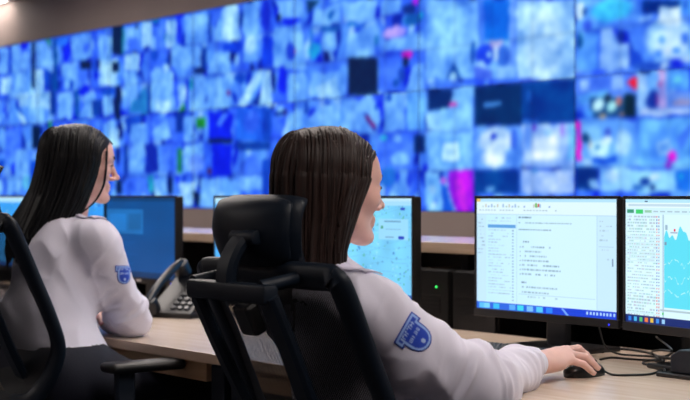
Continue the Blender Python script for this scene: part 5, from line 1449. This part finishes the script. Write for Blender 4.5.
# ================================================================== office chairs
M_net = mat_net('chair mesh', (9, 15, 23), .0052, .44)
M_fab = mat('chair seat fabric', (15, 18, 24), .9, bump=(400, .3))
M_leath = mat('headrest vinyl', (10, 22, 36), .48, spec=.3, bump=(180, .12))
M_chr = mat('chair frame plastic', (12, 24, 38), .5, spec=.3)
def chair(loc, rz, dz, label):
    r = empty('office_chair', loc, rz); tag(r, label, 'office chair', 'mesh office chairs')
    ZP = [(.520, -.185, .12), (.560, -.155, .17), (.62, -.138, .205), (.68, -.135, .222), (.76, -.165, .228), (.85, -.205, .224), (.93, -.243, .226), (.978, -.266, .224)]
    zz = np.array([p[0] for p in ZP])
    prof = lambda z: (np.interp(z, zz, [p[1] for p in ZP]), np.interp(z, zz, [p[2] for p in ZP]))
    L = [(-ZP[i][2], ZP[i][1], ZP[i][0]+dz) for i in range(len(ZP)-1, -1, -1)]
    Rr = [(ZP[i][2], ZP[i][1], ZP[i][0]+dz) for i in range(len(ZP))]
    top = [(.214, -.2705, .986+dz), (.200, -.2715, .990+dz), (.10, -.273, .991+dz), (0, -.274, .991+dz), (-.10, -.273, .991+dz), (-.200, -.2715, .990+dz), (-.214, -.2705, .986+dz)]
    loop = catmull(L+Rr+top, 5, True)
    cen = np.array([0, -.19, .78+dz])
    v, f = sweep_rect(loop, lambda i, p: (cen-p)*np.array([1, .3, 1]), .050, .026, True)
    put('back_frame', v, f, M_chr, r).data.shade_smooth()
    nx, nz = 24, 40; V = []; F = []; UV = []
    for j in range(nz+1):
        z = .525+(.984-.525)*j/nz; y, w = prof(z)
        for i in range(nx+1):
            a = i/nx*2-1; V.append((a*w, y-.002-.030*(1-a*a)*(1 if z < .95 else max(0, .984-z)/.034), z+dz)); UV.append((a*w, z))
    for j in range(nz):
        for i in range(nx): q = j*(nx+1)+i; F.append((q, q+1, q+nx+2, q+nx+1))
    o = put('back_mesh', V, F, M_net, r, True); ul = o.data.uv_layers.new(name='UVMap')
    for lp in o.data.loops: ul.data[lp.index].uv = UV[lp.vertex_index]
    # rear support: top bar, two struts running down to the mechanism
    b = MB().box((.012, -.362, .960+dz), (.270, .034, .036), .008)
    for s in (-1, 1):
        pts = [(s*.124+.012, -.362, .955+dz), (s*.122+.01, -.310, .85+dz), (s*.112+.006, -.256, .745+dz), (s*.095, -.20, .64+dz), (s*.06, -.12, .53+dz), (s*.05, -.03, .455+dz)]
        v, f = sweep_rect(catmull(pts, 5), (1, 0, 0), .050 if s > 0 else .032, .022); b.vf(v, f)
        b.cyl((s*.115, -.365, .972+dz), (s*.115, -.285, .985+dz), .013, n=14)
    b.build('back_support', M_chr, r, angle=35)
    MB().box((-.01, -.305, .905+dz), (.055, .03, .065), .008, Matrix.Rotation(rad(25), 3, 'X')).build('lumbar_slider', M_blk, r)
    # headrest
    a = MB(); v, f = sweep_rect(catmull([(0, -.364, .965+dz), (0, -.362, 1.0+dz), (0, -.346, 1.035+dz), (0, -.326, 1.056+dz), (0, -.308, 1.064+dz)], 5), (1, 0, 0), .05, .024); a.vf(v, f)
    a.cyl((-.035, -.324, 1.060+dz), (.045, -.324, 1.060+dz), .014, n=18, bev=.003).build('headrest_arm', M_chr, r, angle=35)
    def hr(x0, y0, thick, w, h, bulge):
        V = []; F = []; n = 22; m_ = 16
        def pt(a, c, side):
            rx = w*(1-.10*(c < 0)*abs(c)); x = x0+a*rx; z = c*h
            y = y0+.030*a*a+.018*(c-.1)**2 + (.016 if c > .6 else 0)*(c-.6)
            ed = max(0, 1-max(abs(a)**5, abs(c)**5))
            return (x, y+(thick*.5*side*(ed**.55))+bulge*max(0, side)*ed, 1.070+z+dz)
        for side in (-1, 1):
            for j in range(m_+1):
                for i in range(n+1):
                    a, c = i/n*2-1, j/m_*2-1
                    # round the corners
                    if abs(a)+abs(c) > 0:
                        k = (abs(a)**5.5+abs(c)**5.5)**(1/5.5); mx = max(abs(a), abs(c)); q = mx/k if k else 1
                        a, c = a*q, c*q
                    V.append(pt(a, c, side))
        N = (n+1)*(m_+1)
        for j in range(m_):
            for i in range(n):
                q = j*(n+1)+i; F.append((q, q+1, q+n+2, q+n+1)); F.append((N+q, N+q+n+1, N+q+n+2, N+q+1))
        ring = [i for i in range(n+1)]+[j*(n+1)+n for j in range(1, m_+1)]+[m_*(n+1)+i for i in range(n-1, -1, -1)]+[j*(n+1) for j in range(m_-1, 0, -1)]
        for i in range(len(ring)): a, c = ring[i], ring[(i+1) % len(ring)]; F.append((a, N+a, N+c, c))
        return V, F
    V, F = hr(HX-.002, -.320, .020, .130, .066, 0); put('headrest_shell', V, F, M_chr, r, True)
    V, F = hr(HX, -.297, .036, .134, .071, .012); put('headrest_cushion', V, F, M_leath, r, True)
    # seat, arms, gas lift, base
    s = MB().box((0, .03, .485+dz), (.48, .47, .05), .022, seg=4); s.build('seat', M_fab, r, True)
    MB().box((0, .0, .435+dz), (.22, .26, .045), .012).build('tilt_mechanism', M_blk, r)
    for sg in (-1, 1):
        p = MB(); v, f = sweep_rect(catmull([(sg*.10, .0, .445+dz), (sg*.22, -.0, .45+dz), (sg*(ARM_X-.004), 0, .49+dz), (sg*ARM_X, .0, .56+dz), (sg*ARM_X, 0, ARM_Z-.012)], 5), (0, 1, 0), .055, .022); p.vf(v, f)
        ar = p.build('armrest', M_chr, r, angle=40)
        pd = MB().box((sg*ARM_X, ARM_Y, ARM_Z), (.080, ARM_L, .026), .011, seg=3); pd.build('arm_pad', M_blk, ar, True)
    MB().cyl((0, 0, .07), (0, 0, .28+dz), .03, n=24).cyl((0, 0, .27+dz), (0, 0, .43+dz), .016, n=20).build('gas_lift', M_dark, r, angle=40)
    for k in range(5):
        t = rad(72*k+20); c_, s_ = math.cos(t), math.sin(t)
        lg = MB(); v, f = sweep_rect([(0.02*c_, .02*s_, .10), (.16*c_, .16*s_, .09), (.30*c_, .30*s_, .068)], (-s_, c_, 0), .05, .03); lg.vf(v, f); lg = lg.build('leg', M_chr, r, angle=40)
        MB().cyl((.30*c_-.012*s_, .30*s_+.012*c_, .028), (.30*c_-.03*s_, .30*s_+.03*c_, .028), .028, n=20, bev=.004).cyl((.30*c_+.012*s_, .30*s_-.012*c_, .028), (.30*c_+.03*s_, .30*s_-.03*c_, .028), .028, n=20, bev=.004).cyl((.30*c_-.014*s_, .30*s_+.014*c_, .028), (.30*c_+.014*s_, .30*s_-.014*c_, .028), .008, n=10).cyl((.30*c_, .30*s_, .028), (.30*c_, .30*s_, .075), .008, n=10).build('caster', M_blk, lg, angle=40)
    return r
HX = -.028; ARM_X, ARM_Y, ARM_Z, ARM_L = .276, .055, .640, .25
chair((-2.37, 1.90, 0), 0, 0, 'black mesh office chair with its headrest behind the brown-haired woman\'s head')
HX = .012; ARM_X, ARM_Y, ARM_Z, ARM_L = .325, .055, .700, .215
chair((-3.71, 1.885, 0), 0, .08, 'black mesh office chair behind the black-haired woman, at the left edge')
EXPO = 0.14
# ================================================================== camera, render settings
cd = bpy.data.cameras.new('camera'); cam = bpy.data.objects.new('camera', cd); COL.objects.link(cam)
cd.sensor_width = 36; cd.sensor_fit = 'HORIZONTAL'; cd.lens = 1500/690*36
cd.shift_y = -5/690
cam.location = (0, 0, 1.14); cam.rotation_euler = (rad(90), 0, math.atan2(.7937, .6085))
cd.dof.use_dof = True; cd.dof.focus_distance = 3.25; cd.dof.aperture_fstop = 4.7; cd.clip_start = .05
sc.camera = cam
w = bpy.data.worlds.new('room'); sc.world = w; w.use_nodes = True
w.node_tree.nodes['Background'].inputs['Color'].default_value = (.02, .025, .035, 1)
sc.view_settings.view_transform = 'Standard'; sc.view_settings.look = 'None'
sc.view_settings.gamma = 1; sc.view_settings.use_curve_mapping = False; sc.view_settings.exposure = EXPO
sc.cycles.use_denoising = True
sc.cycles.max_bounces = 8; sc.cycles.transparent_max_bounces = 24
sc.cycles.sample_clamp_indirect = 4
